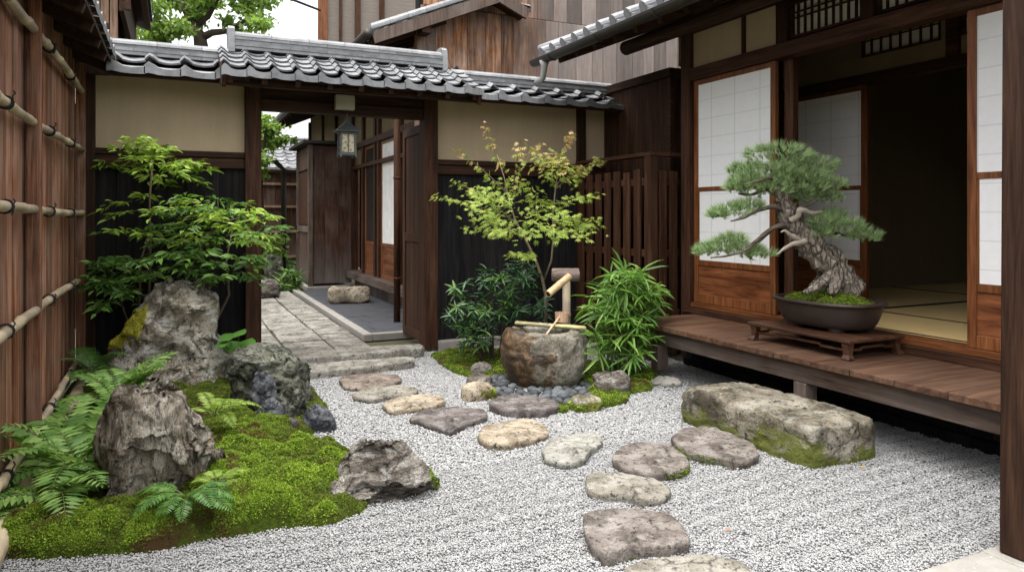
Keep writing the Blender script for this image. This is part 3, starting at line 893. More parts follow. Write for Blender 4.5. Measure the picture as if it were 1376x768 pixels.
ih = thing('inner_house', 'weathered wooden house behind the gate with sun bleached board gable and sliding doors', 'house', (2.6, 9.6, 0))
mb = MB(); rg = random.Random(21); x = 2.42
while x < 8.2:
    wd = rg.uniform(.15, .24)
    mb.box(x + .002, x + wd - .002, 7.50, 7.53 + rg.uniform(0, .006), 1.0, 3.49); x += wd
x = 2.46
while x < 8.2:
    wd = rg.uniform(.16, .24)
    mb.box(x + .002, x + wd - .002, 7.515, 7.56, 3.50, 5.6); x += wd
mb.build('gable_boards', M['gable'], ih, bevel=.003)
MB().box(2.42, 8.2, 7.57, 7.7, 0, 5.6).build('gable_wall', M['black'], ih)
MB().box(2.36, 2.46, 7.45, 7.55, 0, 3.3).build('corner_post', M['gable'], ih, bevel=.004)
# long wall towards the path
MB().box(2.66, 2.72, 7.7, 16.0, 2.0, 3.4).build('upper_wall', M['plaster2'], ih)
MB().box(2.80, 2.84, 7.7, 12.0, .3, 2.3).build('dark_recess', M['black'], ih)  # black sheet standing in for the unlit inside behind the doors
mb = MB(); mb.box(2.60, 2.70, 7.6, 12.0, 2.25, 2.34); mb.box(2.60, 2.70, 7.6, 12.0, 1.93, 1.99)
for y in (7.75, 8.95, 10.05, 10.25, 11.0, 11.72, 13.1, 14.4, 15.9): mb.box(2.61, 2.71, y, y + .09, .2, 3.2)
mb.build('wall_frame', M['brown']['Z'], ih, bevel=.004)
MB().box(2.50, 2.74, 7.6, 11.75, .20, .31).build('step_beam', M['beam'], ih, bevel=.005)
mb = MB()
for k in range(14): mb.box(2.66, 2.68, 7.7 + k * .29, 7.7 + k * .29 + .27, 0, .19)
mb.build('base_boards', M['greypost'], ih)
def plaindoor(y0, y1, paper):
    f = MB(); x = 2.66
    f.box(x - .015, x + .015, y0, y0 + .05, .312, 2.249); f.box(x - .015, x + .015, y1 - .05, y1, .312, 2.249)
    for z in (.312, .76, 2.2): f.box(x - .014, x + .014, y0 + .05, y1 - .05, z, z + .048)
    o = f.build('sliding_door', M['shoji']['Z'], ih, bevel=.003)
    MB().box(x - .005, x + .005, y0 + .05, y1 - .05, .36, .76).build('lower_panel', M['panelw'], o)
    MB().box(x - .005, x + .005, y0 + .05, y1 - .05, .808, 2.2).build('paper' if paper else 'glass', plain('white door paper', (.8, .79, .77), .9) if paper else plain('dark glass', (.03, .028, .025), .12, spec=.5), o)
plaindoor(9.05, 10.04, True); plaindoor(10.35, 10.98, False); plaindoor(7.85, 8.94, True)
mb = MB(); dp = atT(533.5, 435, 7.9)
mb.tube([(dp.x, dp.y, .03), (dp.x, dp.y, 2.95)], .038, 12)
for z in (.5, 1.6): mb.tube([(dp.x, dp.y, z), (dp.x, dp.y, z + .02)], .044, 12)
mb.build('downpipe', M['brown']['Z'], ih, smooth=True)
# its roof: long left slope, short right slope, gable towards the courtyard
EX, EZ, SLP = 1.80, 3.06, .42
mb = MB()
tiles(mb, (EX, 16.4, EZ), (0, -1, 0), (1, 0, 0), 9.15, 1.42, 1.42 * SLP, 36, 7, .034, .02, .06)
tiles(mb, (3.62, 7.25, 3.53), (0, 1, 0), (-1, 0, 0), 6.05, .40, .40 * SLP, 24, 2, .034, .02, .06)
rf = mb.build('tile_roof', M['tile'], ih)
mb = MB(); ridge(mb, (EX + .01, 7.31, EZ + .03), (3.18, 7.31, EZ + .03 + 1.38 * SLP), .15, 1, .02, .055, .22)
mb.build('verge_tiles', M['tile'], rf)
mb = MB()
mb.bar((EX + .03, 7.26, EZ - .05), (3.21, 7.26, EZ - .05 + 1.40 * SLP), .035, .12); mb.bar((3.60, 7.26, 3.46), (3.215, 7.26, 3.46 + .40 * SLP), .035, .12)
mb.build('bargeboard', M['greypost'], rf)
mb = MB(); slab(mb, (EX + .02, 16.35, EZ - .02), (0, -1, 0), (1, 0, 0), 9.05, 1.4, 1.4 * SLP, .03); slab(mb, (3.60, 7.3, 3.51), (0, 1, 0), (-1, 0, 0), 5.9, .39, .39 * SLP, .03)
for k in range(24): mb.bar((EX + .05, 7.5 + k * .36, EZ - .09), (2.7, 7.5 + k * .36, EZ - .09 + .87 * SLP), .05, .06)
mb.box(2.36, 2.46, 7.27, 7.45, 3.13, 3.23)
mb.build('eave_boards', M['dark']['X'], rf)
mb = MB(); mb.tube([(EX - .03, 7.2, EZ - .02), (EX - .03, 16.4, EZ - .02)], .05, 10)
mb.build('gutter', M['metal'], rf, smooth=True)

# shed bay at the end of the slate strip
sh = thing('wooden_shed', 'narrow stained board shed with a flat dark cap at the end of the slate strip', 'shed', (2.27, 12.4, 0))
mb = MB(); x = 1.97
while x < 2.62: mb.box(x, x + .215, 11.78, 11.81, .1, 2.32); x += .218
y = 11.82
while y < 13.0: mb.box(1.95, 1.975, y, y + .23, .1, .92); mb.box(1.95, 1.975, y, y + .23, 1.95, 2.32); y += .235
mb.box(2.0, 2.6, 11.82, 13.05, .1, 2.3)
mb.build('shed_boards', M['shed'], sh, bevel=.003)
mb = MB(); mb.box(1.92, 1.99, 11.74, 11.815, .05, 2.33); mb.box(1.93, 1.99, 11.82, 13.05, .92, 1.02); mb.box(1.93, 1.985, 12.98, 13.06, .05, 2.33)
mb.box(1.985, 1.995, 11.83, 12.97, 1.03, 1.94)
mb.build('corner_frame', M['greypost'], sh, bevel=.004)
mb = MB(); mb.box(1.955, 1.984, 11.85, 12.95, 1.05, 1.92)
mb.build('window_panel', M['brown']['Z'], sh)
MB().box(1.82, 2.75, 11.62, 13.2, 2.335, 2.385).build('shed_roof', M['metal'], sh, bevel=.006)
MB().box(1.90, 2.62, 11.7, 13.1, -.02, .06).build('base_stone', M['concrete'], sh, bevel=.012)
mb = MB(); q = atT(385, 300, 13.5)
mb.tube([(q.x - .05, q.y, 0), (q.x - .05, q.y, 2.05), (q.x - .22, q.y - .1, 2.2), (q.x - .3, q.y - .1, 2.22)], .05, 10)
mb.build('downpipe', M['metal'], sh, smooth=True)

bf = thing('board_fence', 'brown board fence with pale horizontal rails at the far end of the path', 'fence', (1.4, 15, 0))
mb = MB()
for k in range(24): mb.box(-.6 + k * .16, -.6 + k * .16 + .154, 15.0, 15.03, .05, 2.05)
mb.build('board_panel', M['shed'], bf)
for z in (.35, .85, 1.35, 1.8): MB().box(-.6, 3.2, 14.95, 14.995, z, z + .045).build('rail', M['slat'], bf)
MB().box(-.6, 3.2, 14.93, 15.06, 2.05, 2.10).build('coping', M['dark']['X'], bf)
fh = thing('far_house', 'low house with pale grey tiled roof glimpsed through the gate', 'house', (1.2, 18, 0))
MB().box(-2.5, 3.4, 18.2, 20, 0, 2.4).build('wall', M['plaster2'], fh)
mb = MB(); tiles(mb, (-3, 17.4, 2.3), (1, 0, 0), (0, 1, 0), 6.8, 1.6, .8, 28, 8, .03, .02, .06)
rf = mb.build('tile_roof', M['tile'], fh)
mb = MB(); ridge(mb, (-3, 19.0, 3.05), (3.8, 19.0, 3.05)); mb.build('ridge', M['tile'], rf)

# upper buildings seen over the roofs
sb = thing('slatted_building', 'tall tan slatted wall rising behind the fence eave at top left', 'building', (-1.6, 9.2, 0))
mb = MB(); x = -3.2
while x < -.62: mb.box(x, x + .075, 9.0, 9.03, 2.4, 6.0); x += .088
mb.build('slat_wall', M['slat'], sb)
MB().box(-3.2, -.62, 9.035, 11.5, 0, 6.0).build('wall', M['dark']['Z'], sb)
mb = MB(); e0 = atY(163, 55, 9.0)
slab(mb, (-.32, 8.7, 3.95), (0, 1, 0), (-1, 0, 0), 3.0, 1.0, .35, .05); mb.box(-.55, -.5, 8.8, 11.5, 3.4, 4.2)
mb.bar((-.36, 8.72, 3.9), (-.36, 11.5, 3.9), .06, .1)
mb.bar((-.46, 8.74, 3.40), (-.46, 8.74, 3.98), .05, .05, (1, 0, 0))
mb.build('eave_boards', M['dark']['Y'], sb)
mb = MB(); tiles(mb, (-.30, 8.7, 3.98), (0, 1, 0), (-1, 0, 0), 3.0, 1.0, .35, 12, 4); mb.build('tile_roof', M['tiledark'], sb)

sm_ = NT('shingle plaster')
z_ = sm_.xyz(sm_.obj)[2]
st_ = sm_.math('FRACT', sm_.math('MULTIPLY', z_, 11.0))
sm_.fin(sm_.mix(sm_.noise(sm_.mapv(sm_.obj, (3, 3, 16)), 2, 5), (.17, .145, .125), (.29, .25, .215)), .9, sm_.bump(st_, .6, .012))
ub = thing('upper_building', 'tall grey brown clad building with dark wooden strips behind the inner roof', 'building', (5, 14, 0))
MB().prism([(3.0, 17.03), (10.5, 17.03), (10.5, 21), (3.8, 21)], 0, 9, lambda a, b, h: (a, b, h)).build('clad_wall', sm_.m, ub)
for xl, xr in ((427, 440), (456, 459.5), (477, 484), (510, 516)):
    a, b = atY(xl, 30, 17), atY(xr, 30, 17)
    MB().box(a.x, b.x, 16.95, 17.025, 0, 9).build('strip_post', M['shoji']['Z'] if xl < 430 else M['brown']['Z'], ub)
mb = MB()
p0 = atT(300, -36, 9.5); p1 = atT(430, 14, 13.9)
mb.tube([p0.lerp(p1, k / 10) for k in range(11)], .022, 6)
tag(mb.build('overhead_cable', M['black_rope'], loc=tuple(p1)), 'black cable crossing the white sky at the top', 'cable')
#@@PART3

# ------------------------------------------------------------------ rocks
def facets(me, seed, K, depth, k=.8, kx=.4):
    rg = random.Random(seed * 7 + 1)
    vs = me.vertices; n = len(vs)
    ids = [rg.randrange(n) for _ in range(K)]
    kd = KDTree(K); pl = []
    for i, j in enumerate(ids):
        nn = (vs[j].normal + Vector((rg.gauss(0, .22), rg.gauss(0, .22), rg.gauss(0, .22)))).normalized()
        p = vs[j].co - vs[j].normal * depth * rg.uniform(.2, 1.0)
        kd.insert(vs[j].co, i); pl.append((p, nn))
    kd.balance()
    res = []
    for v in vs:
        q = v.co + Vector((mn.noise(v.co * 9), mn.noise(v.co * 9 + Vector((4, 4, 4))), mn.noise(v.co * 9 + Vector((8, 8, 8))))) * .03
        best = 0; bn_ = None
        for co, i, ds in kd.find_n(q, 3):
            p, nn = pl[i]; d = (v.co - p).dot(nn)
            if d > best: best = d; bn_ = nn
        res.append(v.co - Vector((bn_.x * kx, bn_.y, bn_.z * .8)) * best * k if bn_ else v.co.copy())
    for v, c in zip(vs, res): v.co = c
    me.update()
def displace(me, amp, scale, seed, crack=0.0, crack_scale=4.0, fine=0.0, strata=0.0, st=1.0, bil=.9):
    n = len(me.vertices)
    off = Vector((seed * 3.17, seed * 1.31, seed * 7.7))
    nor = [v.normal.copy() for v in me.vertices]
    for i, v in enumerate(me.vertices):
        p = Vector((v.co.x, v.co.y, v.co.z * st)) + off
        q = p * scale
        h = mn.noise(q) * .55 + (abs(mn.noise(q * 1.6 + Vector((mn.noise(q * 2), 0, 0)))) - .3) * bil + mn.noise(q * 4.3) * .16 + (.2 - abs(mn.noise(q * 7))) * .14
        d = amp * h
        if crack:
            wv = Vector((mn.noise(p * 9), mn.noise(p * 9 + Vector((5, 5, 5))), 0)) * .12
            ds = mn.voronoi((p + wv) * crack_scale)[0]
            e = (ds[1] - ds[0])
            d -= crack * max(0, 1 - e / .16) ** 1.5
        if strata:
            zz = p.z * 26 + 3 * mn.noise(p * 3.0)
            d += strata * (abs((zz % 2) - 1) - .5)
        if fine: d += fine * (mn.noise(q * 11) + .6 * mn.noise(q * 23))
        v.co += nor[i] * d

def rock_rows(name, label, cat, rows, t, dfac, mat, seed, amp=.03, scale=5, crack=.015, cs=5.0, fine=.004, nth=132, nlev=92, cuts=10, cutd=(.74, .95), group=None, expo=2.5, parent=None, strata=0.0, lean=0.0, st=1.0, fac=(26, .13)):
    """standing stone whose widths per height follow the photo, with its own depth"""
    rows = sorted(rows, key=lambda r: -r[0])
    zs = [EYE + (HY - r[0]) / FPX * t for r in rows]
    lo = [U(r[1]) * t for r in rows]; hi = [U(r[2]) * t for r in rows]
    s0 = (lo[0] + hi[0]) / 2
    base = FW * t + RT * s0
    z0 = min(zs[0], 0.0) - .03
    hw = [(b - a) / 2 for a, b in zip(lo, hi)]; ce = [(a + b) / 2 - s0 for a, b in zip(lo, hi)]
    mx = max(hw)
    rg = random.Random(seed)
    prof = []
    zt = zs[-1]
    for k in range(nlev):
        z = z0 + (zt - z0) * k / (nlev - 1)
        prof.append((z, float(np.interp(z, zs, hw)), float(np.interp(z, zs, ce))))
    ncap = 14
    for k in range(1, ncap):
        a = k / ncap
        prof.append((zt + .10 * hw[-1] * math.sin(a * math.pi / 2), hw[-1] * math.cos(a * math.pi / 2) ** .9, ce[-1]))
    V, F = [], []
    for z, h_, c in prof:
        hd = dfac * mx * (h_ / mx) ** .75
        for j in range(nth):
            a = 2 * math.pi * j / nth
            x, y = math.cos(a), math.sin(a)
            x = math.copysign(abs(x) ** (2 / expo), x); y = math.copysign(abs(y) ** (2 / expo), y)
            V.append((c + h_ * x, hd * y + lean * (z - z0), z))
    L = len(prof)
    for i in range(L - 1):
        for j in range(nth):
            j2 = (j + 1) % nth
            F.append((i * nth + j, i * nth + j2, (i + 1) * nth + j2, (i + 1) * nth + j))
    V.append((ce[-1], lean * (prof[-1][0] - z0), prof[-1][0] + .002)); tip = len(V) - 1
    P = np.array(V)
    for k in range(cuts):
        a = rg.uniform(0, 2 * math.pi); el = rg.uniform(-.3, .9)
        nv = np.array((math.cos(a) * math.cos(el) * .8, math.sin(a) * math.cos(el), math.sin(el)))
        nv /= np.linalg.norm(nv)
        dd = P @ nv; top = dd.max(); mid = np.median(dd)
        lim = mid + (top - mid) * rg.uniform(*cutd)
        ex = np.maximum(dd - lim, 0) * .88
        P -= ex[:, None] * nv
    me = bpy.data.meshes.new(name)
    me.from_pydata([tuple(p) for p in P], [], F + [((L - 1) * nth + j, (L - 1) * nth + (j + 1) % nth, tip) for j in range(nth)])
    me.update()
    bb0 = (P.min(0), P.max(0))
    if fac: facets(me, seed, fac[0], fac[1] * mx); facets(me, seed + 9, fac[0] * 3, fac[1] * mx * .16, .55)
    displace(me, amp, scale, seed, crack, cs, fine, strata, st)
    Q = np.array([v.co[:] for v in me.vertices]); q0, q1 = Q.min(0), Q.max(0)
    Q = (Q - q0) / (q1 - q0) * (bb0[1] - bb0[0]) + bb0[0]
    me.vertices.foreach_set('co', Q.astype(np.float32).ravel())
    me.update()
    o = link_mesh(name, me, mat, parent, None, True)
    o.location = (base.x, base.y, 0); o.rotation_euler = (0, 0, -YAW)
    return tag(o, label, cat, group)

def rock_box(name, label, cat, loc, dims, rz, mat, seed, expo=4.5, amp=.02, scale=6, crack=.012, cs=5, fine=.003, n=72, cuts=8, cutd=(.8, .96), group=None, sink=.03, fac=(22, .035)):
    rg = random.Random(seed)
    V, F = [], []
    nl = n // 2
    for i in range(nl + 1):
        ph = -math.pi / 2 + math.pi * i / nl
        for j in range(n):
            a = 2 * math.pi * j / n
            d = np.array((math.cos(ph) * math.cos(a), math.cos(ph) * math.sin(a), math.sin(ph)))
            r = (np.sum(np.abs(d) ** expo)) ** (-1 / expo)
            V.append(d * r)
    P = np.array(V) * np.array(dims) / 2
    for k in range(cuts):
        a = rg.uniform(0, 2 * math.pi); el = rg.uniform(-.2, 1.2)
        nv = np.array((math.cos(a) * math.cos(el), math.sin(a) * math.cos(el), math.sin(el)))
        dd = P @ nv; top = dd.max()
        ex = np.maximum(dd - top * rg.uniform(*cutd), 0) * .9
        P -= ex[:, None] * nv
    P[:, 2] += dims[2] / 2 - sink
    for i in range(nl):
        for j in range(n):
            j2 = (j + 1) % n
            F.append((i * n + j, i * n + j2, (i + 1) * n + j2, (i + 1) * n + j))
    me = bpy.data.meshes.new(name)
    me.from_pydata([tuple(p) for p in P], [], F)
    me.update()
    if fac: facets(me, seed, fac[0], fac[1] * dims[0]); facets(me, seed + 9, fac[0] * 3, fac[1] * dims[0] * .3, .6)
    displace(me, amp, scale, seed, crack, cs, fine)
    me.update()
    o = link_mesh(name, me, mat, None, None, True)
    o.location = loc; o.rotation_euler = (0, 0, rz)
    return tag(o, label, cat, group)

def flat_stone(name, label, cat, pix, top, mat, seed, group=None, amp=.006, pts=None, bulge=.006):
    P = [Vector(atZ(a, b, top)) for a, b in pix] if pts is None else [Vector(p) for p in pts]
    c = sum(P, Vector()) / len(P)
    P = [(p - c) for p in P]
    for _ in range(2):
        Q = []
        for i in range(len(P)):
            a, b = P[i], P[(i + 1) % len(P)]
            Q += [a * .88 + b * .12, a * .12 + b * .88]
        P = Q
    # resample
    P.append(P[0]); L = [0]
    for i in range(len(P) - 1): L.append(L[-1] + (P[i + 1] - P[i]).length)
    N = 96
    xs = np.interp(np.linspace(0, L[-1], N, False), L, [p.x for p in P]); ys = np.interp(np.linspace(0, L[-1], N, False), L, [p.y for p in P])
    rg = random.Random(seed); off = Vector((seed * 2.3, seed * 1.7, 0))
    rings = [(.975, -.03), (1.0, top * .3), (1.018, top - .016), (1.008, top - .007), (.992, top - .001), (.96, top)] + [(f, top + bulge * (1 - f)) for f in (.88, .8, .7, .6, .5, .4, .3, .2, .1)]
    V, F = [], []
    for k, (f, z) in enumerate(rings):
        for x, y in zip(xs, ys):
            q = Vector((x, y, 0)) * 1.0 + off
            jag = 1 + .034 * mn.noise(q * 18) + .016 * mn.noise(q * 50 + Vector((0, 0, z * 60)))
            zz = z
            if k >= 3:
                qq = Vector((x * f, y * f, 0)) + off
                zz += amp * (mn.noise(qq * 7) + .5 * mn.noise(qq * 19) + .25 * mn.noise(qq * 45))
                st = mn.noise(Vector((qq.x * 3 + qq.y * 2, qq.y * 9 - qq.x * 2, seed)))
                zz += amp * .8 * (1 if st > .12 else 0)
            elif k == 1 or k == 2:
                jag += .02 * mn.noise(q * 14 + Vector((0, 0, 4)))
            V.append((x * f * jag, y * f * jag, zz))
    for i in range(len(rings) - 1):
        for j in range(N):
            j2 = (j + 1) % N
            F.append((i * N + j, i * N + j2, (i + 1) * N + j2, (i + 1) * N + j))
    e = (len(rings) - 1) * N
    V.append((0, 0, top + bulge)); F += [(e + j, e + (j + 1) % N, len(V) - 1) for j in range(N)]
    me = bpy.data.meshes.new(name); me.from_pydata(V, [], F); me.update()
    o = link_mesh(name, me, mat, None, (c.x, c.y, 0), True)
    return tag(o, label, cat, group)

MOSSC = (.13, .19, .018)
M['rockA'] = stone('tall garden rock', (.07, .058, .040), (.24, .21, .16), (.46, .43, .36), 4.5, (.52, .52, .48), .75, (.16, .16, .02), (.30, .3), bump=.9, moss_th=.76, pit=(.03, .026, .022))
M['rockB'] = stone('furrowed grey rock', (.07, .056, .038), (.235, .20, .152), (.44, .405, .335), 5.5, (.54, .52, .46), .5, (.16, .16, .03), None, bump=1.0, moss_th=.68, vs=(1.7, 1.7, .5))
M['rockC'] = stone('dark mossy rock', (.026, .030, .022), (.072, .076, .056), (.17, .168, .13), 6, (.42, .42, .36), .35, (.15, .17, .03), None, bump=.9, moss_th=.62, moss_n=.06)
M['rockS'] = stone('blue slate rock', (.035, .038, .045), (.075, .08, .092), (.15, .155, .17), 7, (.28, .29, .30), .3, None, None, bump=.8)
M['rockD'] = stone('split grey brown rock', (.045, .037, .029), (.135, .116, .094), (.29, .262, .228), 6, (.44, .43, .40), .5, (.12, .14, .02), None, bump=1.0, moss_th=.82, vs=(.7, .7, 2.0))
M['rockE'] = stone('long ochre boulder', (.065, .055, .036), (.17, .148, .108), (.30, .27, .215), 4.5, (.36, .35, .31), .35, (.16, .18, .04), (.14, 1.4), bump=.8, moss_th=.56, moss_n=-.10)

# tall rock: moss patch on its left shoulder as a part
tall = rock_rows('standing_rock', 'tallest pale rock, lichen covered, with yellow moss on its left shoulder', 'rock',
    [(374, 228, 258), (380, 212, 276), (390, 200, 287), (402, 196, 292), (420, 184, 295), (440, 168, 297), (460, 154, 301), (480, 147, 304), (505, 145, 306), (535, 146, 306)], 4.95, .72, M['rockA'], 6, .05, 4.0, .008, 3.4, .003, 150, 110, 4, (.88, .98), expo=2.1, st=.7, fac=(30, .11))
def moss_patch(on, test, name='moss_patch', n=2600, sd=1, size=.012, mat=None, lab=None):
    """clump of tiny moss leaves grown on the faces of a rock that pass the test (local co, normal)"""
    me = on.data; rng = random.Random(sd)
    fs = [f for f in me.polygons if test(f.center, f.normal)]
    if not fs: return
    V, F = [], []
    ws = [f.area for f in fs]
    for f in rng.choices(fs, ws, k=n):
        a, b, c = (me.vertices[f.vertices[i]].co for i in range(3))
        u, v = rng.random(), rng.random()
        p = a + (b - a) * u + (c - a) * v * (1 - u)
        nn = (f.normal + Vector((rng.gauss(0, .3), rng.gauss(0, .3), rng.gauss(0, .3) + .4))).normalized()
        k = size * rng.uniform(.6, 1.6) * (.6 + .8 * max(0, mn.noise(p * 25) + .4))
        t = nn.cross(Vector((rng.gauss(0, 1), rng.gauss(0, 1), rng.gauss(0, 1)))).normalized(); s_ = nn.cross(t)
        o = len(V)
        base = p - f.normal * .004
        tip = p + nn * k
        V += [base + t * k * .55, base - t * k * .3 + s_ * k * .5, base - t * k * .3 - s_ * k * .5, tip]
        F += [(o, o + 1, o + 3), (o + 1, o + 2, o + 3), (o + 2, o, o + 3)]
    q = np_mesh(name, [tuple(v) for v in V], F)
    ob = link_mesh(name, q, mat or M['mossleaf'], on)
    if lab: ob['label'] = lab
    return ob
mm = NT('moss leaves')
mc = mm.ramp(mm.rnd, [(0, (.05, .098, .008)), (.5, (.135, .215, .016)), (1, (.29, .385, .045))])
mc = mm.mix(mm.ramp(mm.noise(mm.obj, 5.5, 5, .6), [(.52, 0.), (.64, .9)]), mc, (.085, .05, .018))
ma_ = mm.n('Attribute'); ma_.attribute_name = 'valley'
mc = mm.mix(mm.ramp(ma_.outputs['Fac'], [(.12, 0.), (.75, .92)]), mc, (.040, .040, .010))  # darkened towards low spots between mounds and cushions
mm.fin(mc, .8, None, .15)
M['mossleaf'] = mm.m
ym = NT('yellow moss leaves')
ym.fin(ym.ramp(ym.rnd, [(0, (.15, .15, .012)), (1, (.40, .38, .05))]), .85, None, .1)
M['mossyellow'] = ym.m
moss_patch(tall, lambda c, n: n.y < .35 and c.x < -.02 - (.56 - c.z) * .42 + .09 * mn.noise(c * 8) and .33 + .10 * mn.noise(c * 6) < c.z < .56 + .05 * mn.noise(c * 11), n=9000, sd=3, size=.012, mat=M['mossyellow'])

rock_rows('furrowed_rock', 'furrowed grey rock with deep grooves behind the ferns, standing in the moss', 'rock',
    [(515, 168, 238), (522, 155, 250), (532, 147, 258), (545, 140, 264), (560, 136, 272), (580, 134, 284), (600, 132, 297), (615, 134, 297), (635, 140, 288), (655, 140, 284), (690, 146, 262)], 3.02, .72, M['rockB'], 12, .075, 6.0, .008, 4.2, .003, 150, 110, 8, (.84, .96), st=.4, fac=(34, .13))
rock_rows('dark_rock', 'dark green jagged rock with a flat crumbly top beside the gravel', 'rock',
    [(466, 322, 394), (474, 311, 408), (490, 309, 414), (510, 310, 416), (530, 312, 417), (550, 318, 416), (590, 325, 412)], 4.4, .75, M['rockC'], 21, .016, 7, .014, 4, .003, 140, 96, 8, (.8, .95), fac=(16, .2))
rock_rows('slate_rock', 'blue grey slate stone leaning on the dark jagged rock, the upper one', 'rock',
    [(497, 348, 356), (505, 341, 364), (520, 336, 369), (540, 334, 372), (575, 336, 372)], 4.12, .8, M['rockS'], 31, .010, 9, .010, 6, .003, 90, 60, 9)
rock_rows('slate_rock', 'pointed blue grey slate stone in the moss in front of the dark jagged rock', 'rock',
    [(530, 362, 368), (540, 352, 376), (555, 343, 381), (570, 340, 385), (595, 342, 386)], 3.98, .8, M['rockS'], 33, .010, 9, .010, 6, .003, 90, 60, 9)
rock_rows('dark_rock', 'upright greenish stone between the slate stones and the gravel', 'rock',
    [(512, 384, 396), (522, 377, 405), (540, 375, 412), (560, 377, 413), (588, 378, 413)], 4.05, .8, M['rockC'], 35, .010, 9, .012, 6, .003, 90, 60, 8)
rock_rows('slate_rock', 'low dark slate lump at the gravel end of the rock group', 'rock',
    [(543, 418, 428), (550, 410, 440), (562, 406, 449), (575, 406, 452), (592, 410, 446)], 4.02, .8, M['rockS'], 37, .010, 9, .010, 6, .003, 90, 60, 7)
rock_rows('pale_stone', 'small pale knobbly stone at the foot of the slate stones', 'rock',
    [(562, 388, 398), (568, 384, 404), (578, 383, 406), (594, 385, 404)], 3.93, .9, M['rockD'], 39, .008, 12, .01, 9, .002, 60, 40, 6)
dr = rock_rows('split_rock', 'grey brown rock with a split top where the moss meets the gravel', 'rock',
    [(594, 492, 533), (600, 476, 547), (610, 463, 555), (625, 451, 566), (640, 441, 576), (655, 436, 585), (672, 441, 591), (688, 470, 586), (702, 500, 568)], 3.1, .72, M['rockD'], 45, .012, 5, .008, 4.2, .0028, 150, 100, 10, (.74, .95), strata=.004, fac=(14, .22))
moss_patch(dr, lambda c, n: n.x > .45 and c.x > .14 and c.z < .20 + .05 * mn.noise(c * 14), n=1300, sd=7, size=.006)

bould = rock_box('long_boulder', 'long flat topped ochre boulder with green sides, the step up to the veranda', 'boulder', (2.915, 2.93, 0), (.47, .99, .24), math.radians(3), M['rockE'], 8, 9, .010, 4, .010, 3.2, .0035, 170, 7, (.90, .985), None, .03, None)

# stepping stones
GS = 'stepping stones across the gravel'
def st_mat(n, a, b, c, moss=None): return stone(n, a, b, c, 6.5, (.38, .365, .335), .25, moss, (.02, 6.0) if moss else None, bump=.55, moss_th=.70)
mA = st_mat('reddish stepping stone', (0.095, 0.071, 0.058), (0.177, 0.139, 0.112), (0.258, 0.218, 0.18))
mB = st_mat('grey olive stepping stone', (0.136, 0.122, 0.095), (0.224, 0.207, 0.17), (0.299, 0.279, 0.238))
mC = st_mat('tan stepping stone', (0.17, 0.133, 0.089), (0.296, 0.244, 0.174), (0.4, 0.34, 0.255))
mD = st_mat('purple grey stepping stone', (0.065, 0.054, 0.051), (0.119, 0.102, 0.095), (0.184, 0.163, 0.153))
mE = st_mat('pale green grey stepping stone', (0.158, 0.151, 0.126), (0.259, 0.252, 0.22), (0.331, 0.324, 0.288))
mF = st_mat('brown grey stepping stone', (0.082, 0.068, 0.058), (0.16, 0.136, 0.119), (0.245, 0.218, 0.194), (.12, .15, .03))
steps = [
 ([(455, 509), (470, 503), (510, 501), (535, 504), (541, 511), (520, 516), (480, 521), (462, 519)], .045, mA, 'reddish brown slab, nearest the gate threshold of the stepping stones'),
 ([(472, 528), (500, 519), (545, 516), (563, 522), (555, 530), (520, 532), (500, 537), (478, 534)], .045, mB, 'olive grey slab between the reddish and the tan stepping stone'),
 ([(513, 541), (530, 533), (570, 530), (596, 532), (598, 540), (575, 546), (545, 549), (530, 552), (518, 547)], .05, mC, 'yellowish tan slab behind the purple grey pointed stepping stone'),
 ([(548, 560), (572, 549), (620, 545), (650, 549), (656, 559), (630, 567), (606, 578), (580, 570)], .055, mD, 'purple grey slab with a pointed front corner'),
 ([(641, 586), (650, 573), (680, 564), (715, 563), (735, 572), (738, 581), (715, 590), (680, 597), (655, 595)], .05, mC, 'round sandy tan stepping stone'),
 ([(727, 603), (740, 589), (770, 583), (806, 584), (810, 593), (795, 603), (785, 617), (760, 623), (735, 617)], .05, mE, 'pale greenish grey stepping stone with a straight right edge'),
 ([(821, 613), (835, 598), (860, 592), (895, 595), (920, 610), (928, 624), (905, 633), (870, 634), (835, 625)], .065, mF, 'round brown grey stepping stone with a mossy rim'),
 ([(901, 588), (915, 575), (945, 573), (985, 582), (1015, 598), (1020, 611), (995, 619), (960, 612), (920, 605)], .07, mF, 'rounded brown stepping stone touching the long boulder'),
 ([(787, 640), (800, 634), (850, 635), (885, 645), (903, 656), (893, 667), (870, 671), (840, 664), (790, 660)], .055, mB, 'cracked grey brown slab with a chipped right corner'),
 ([(784, 690), (800, 684), (850, 682), (895, 686), (918, 705), (928, 723), (900, 732), (850, 733), (815, 743), (795, 730), (786, 712)], .065, mF, 'large grey brown slab, second nearest the camera'),
 ([(836, 764), (860, 752), (900, 746), (950, 748), (1000, 756), (1018, 775), (990, 800), (920, 815), (860, 800)], .05, mB, 'olive grey stepping stone cut by the bottom edge of the view'),
]
for i, (px, top, mt, lb) in enumerate(steps):
    o = flat_stone('stepping_stone', lb, 'stepping stone', px, top * .68, mt, 50 + i, GS, .0075)
    if i in (6, 7):
        sx = 1 if i == 6 else -1
        moss_patch(o, lambda c, n: n.z < .75 and c.z < .04 and (c.x * FW.x + c.y * FW.y) < .0 and (c.x * RT.x + c.y * RT.y) * sx > -.03 + .1 * mn.noise(c * 9), n=420, sd=i, size=.006)

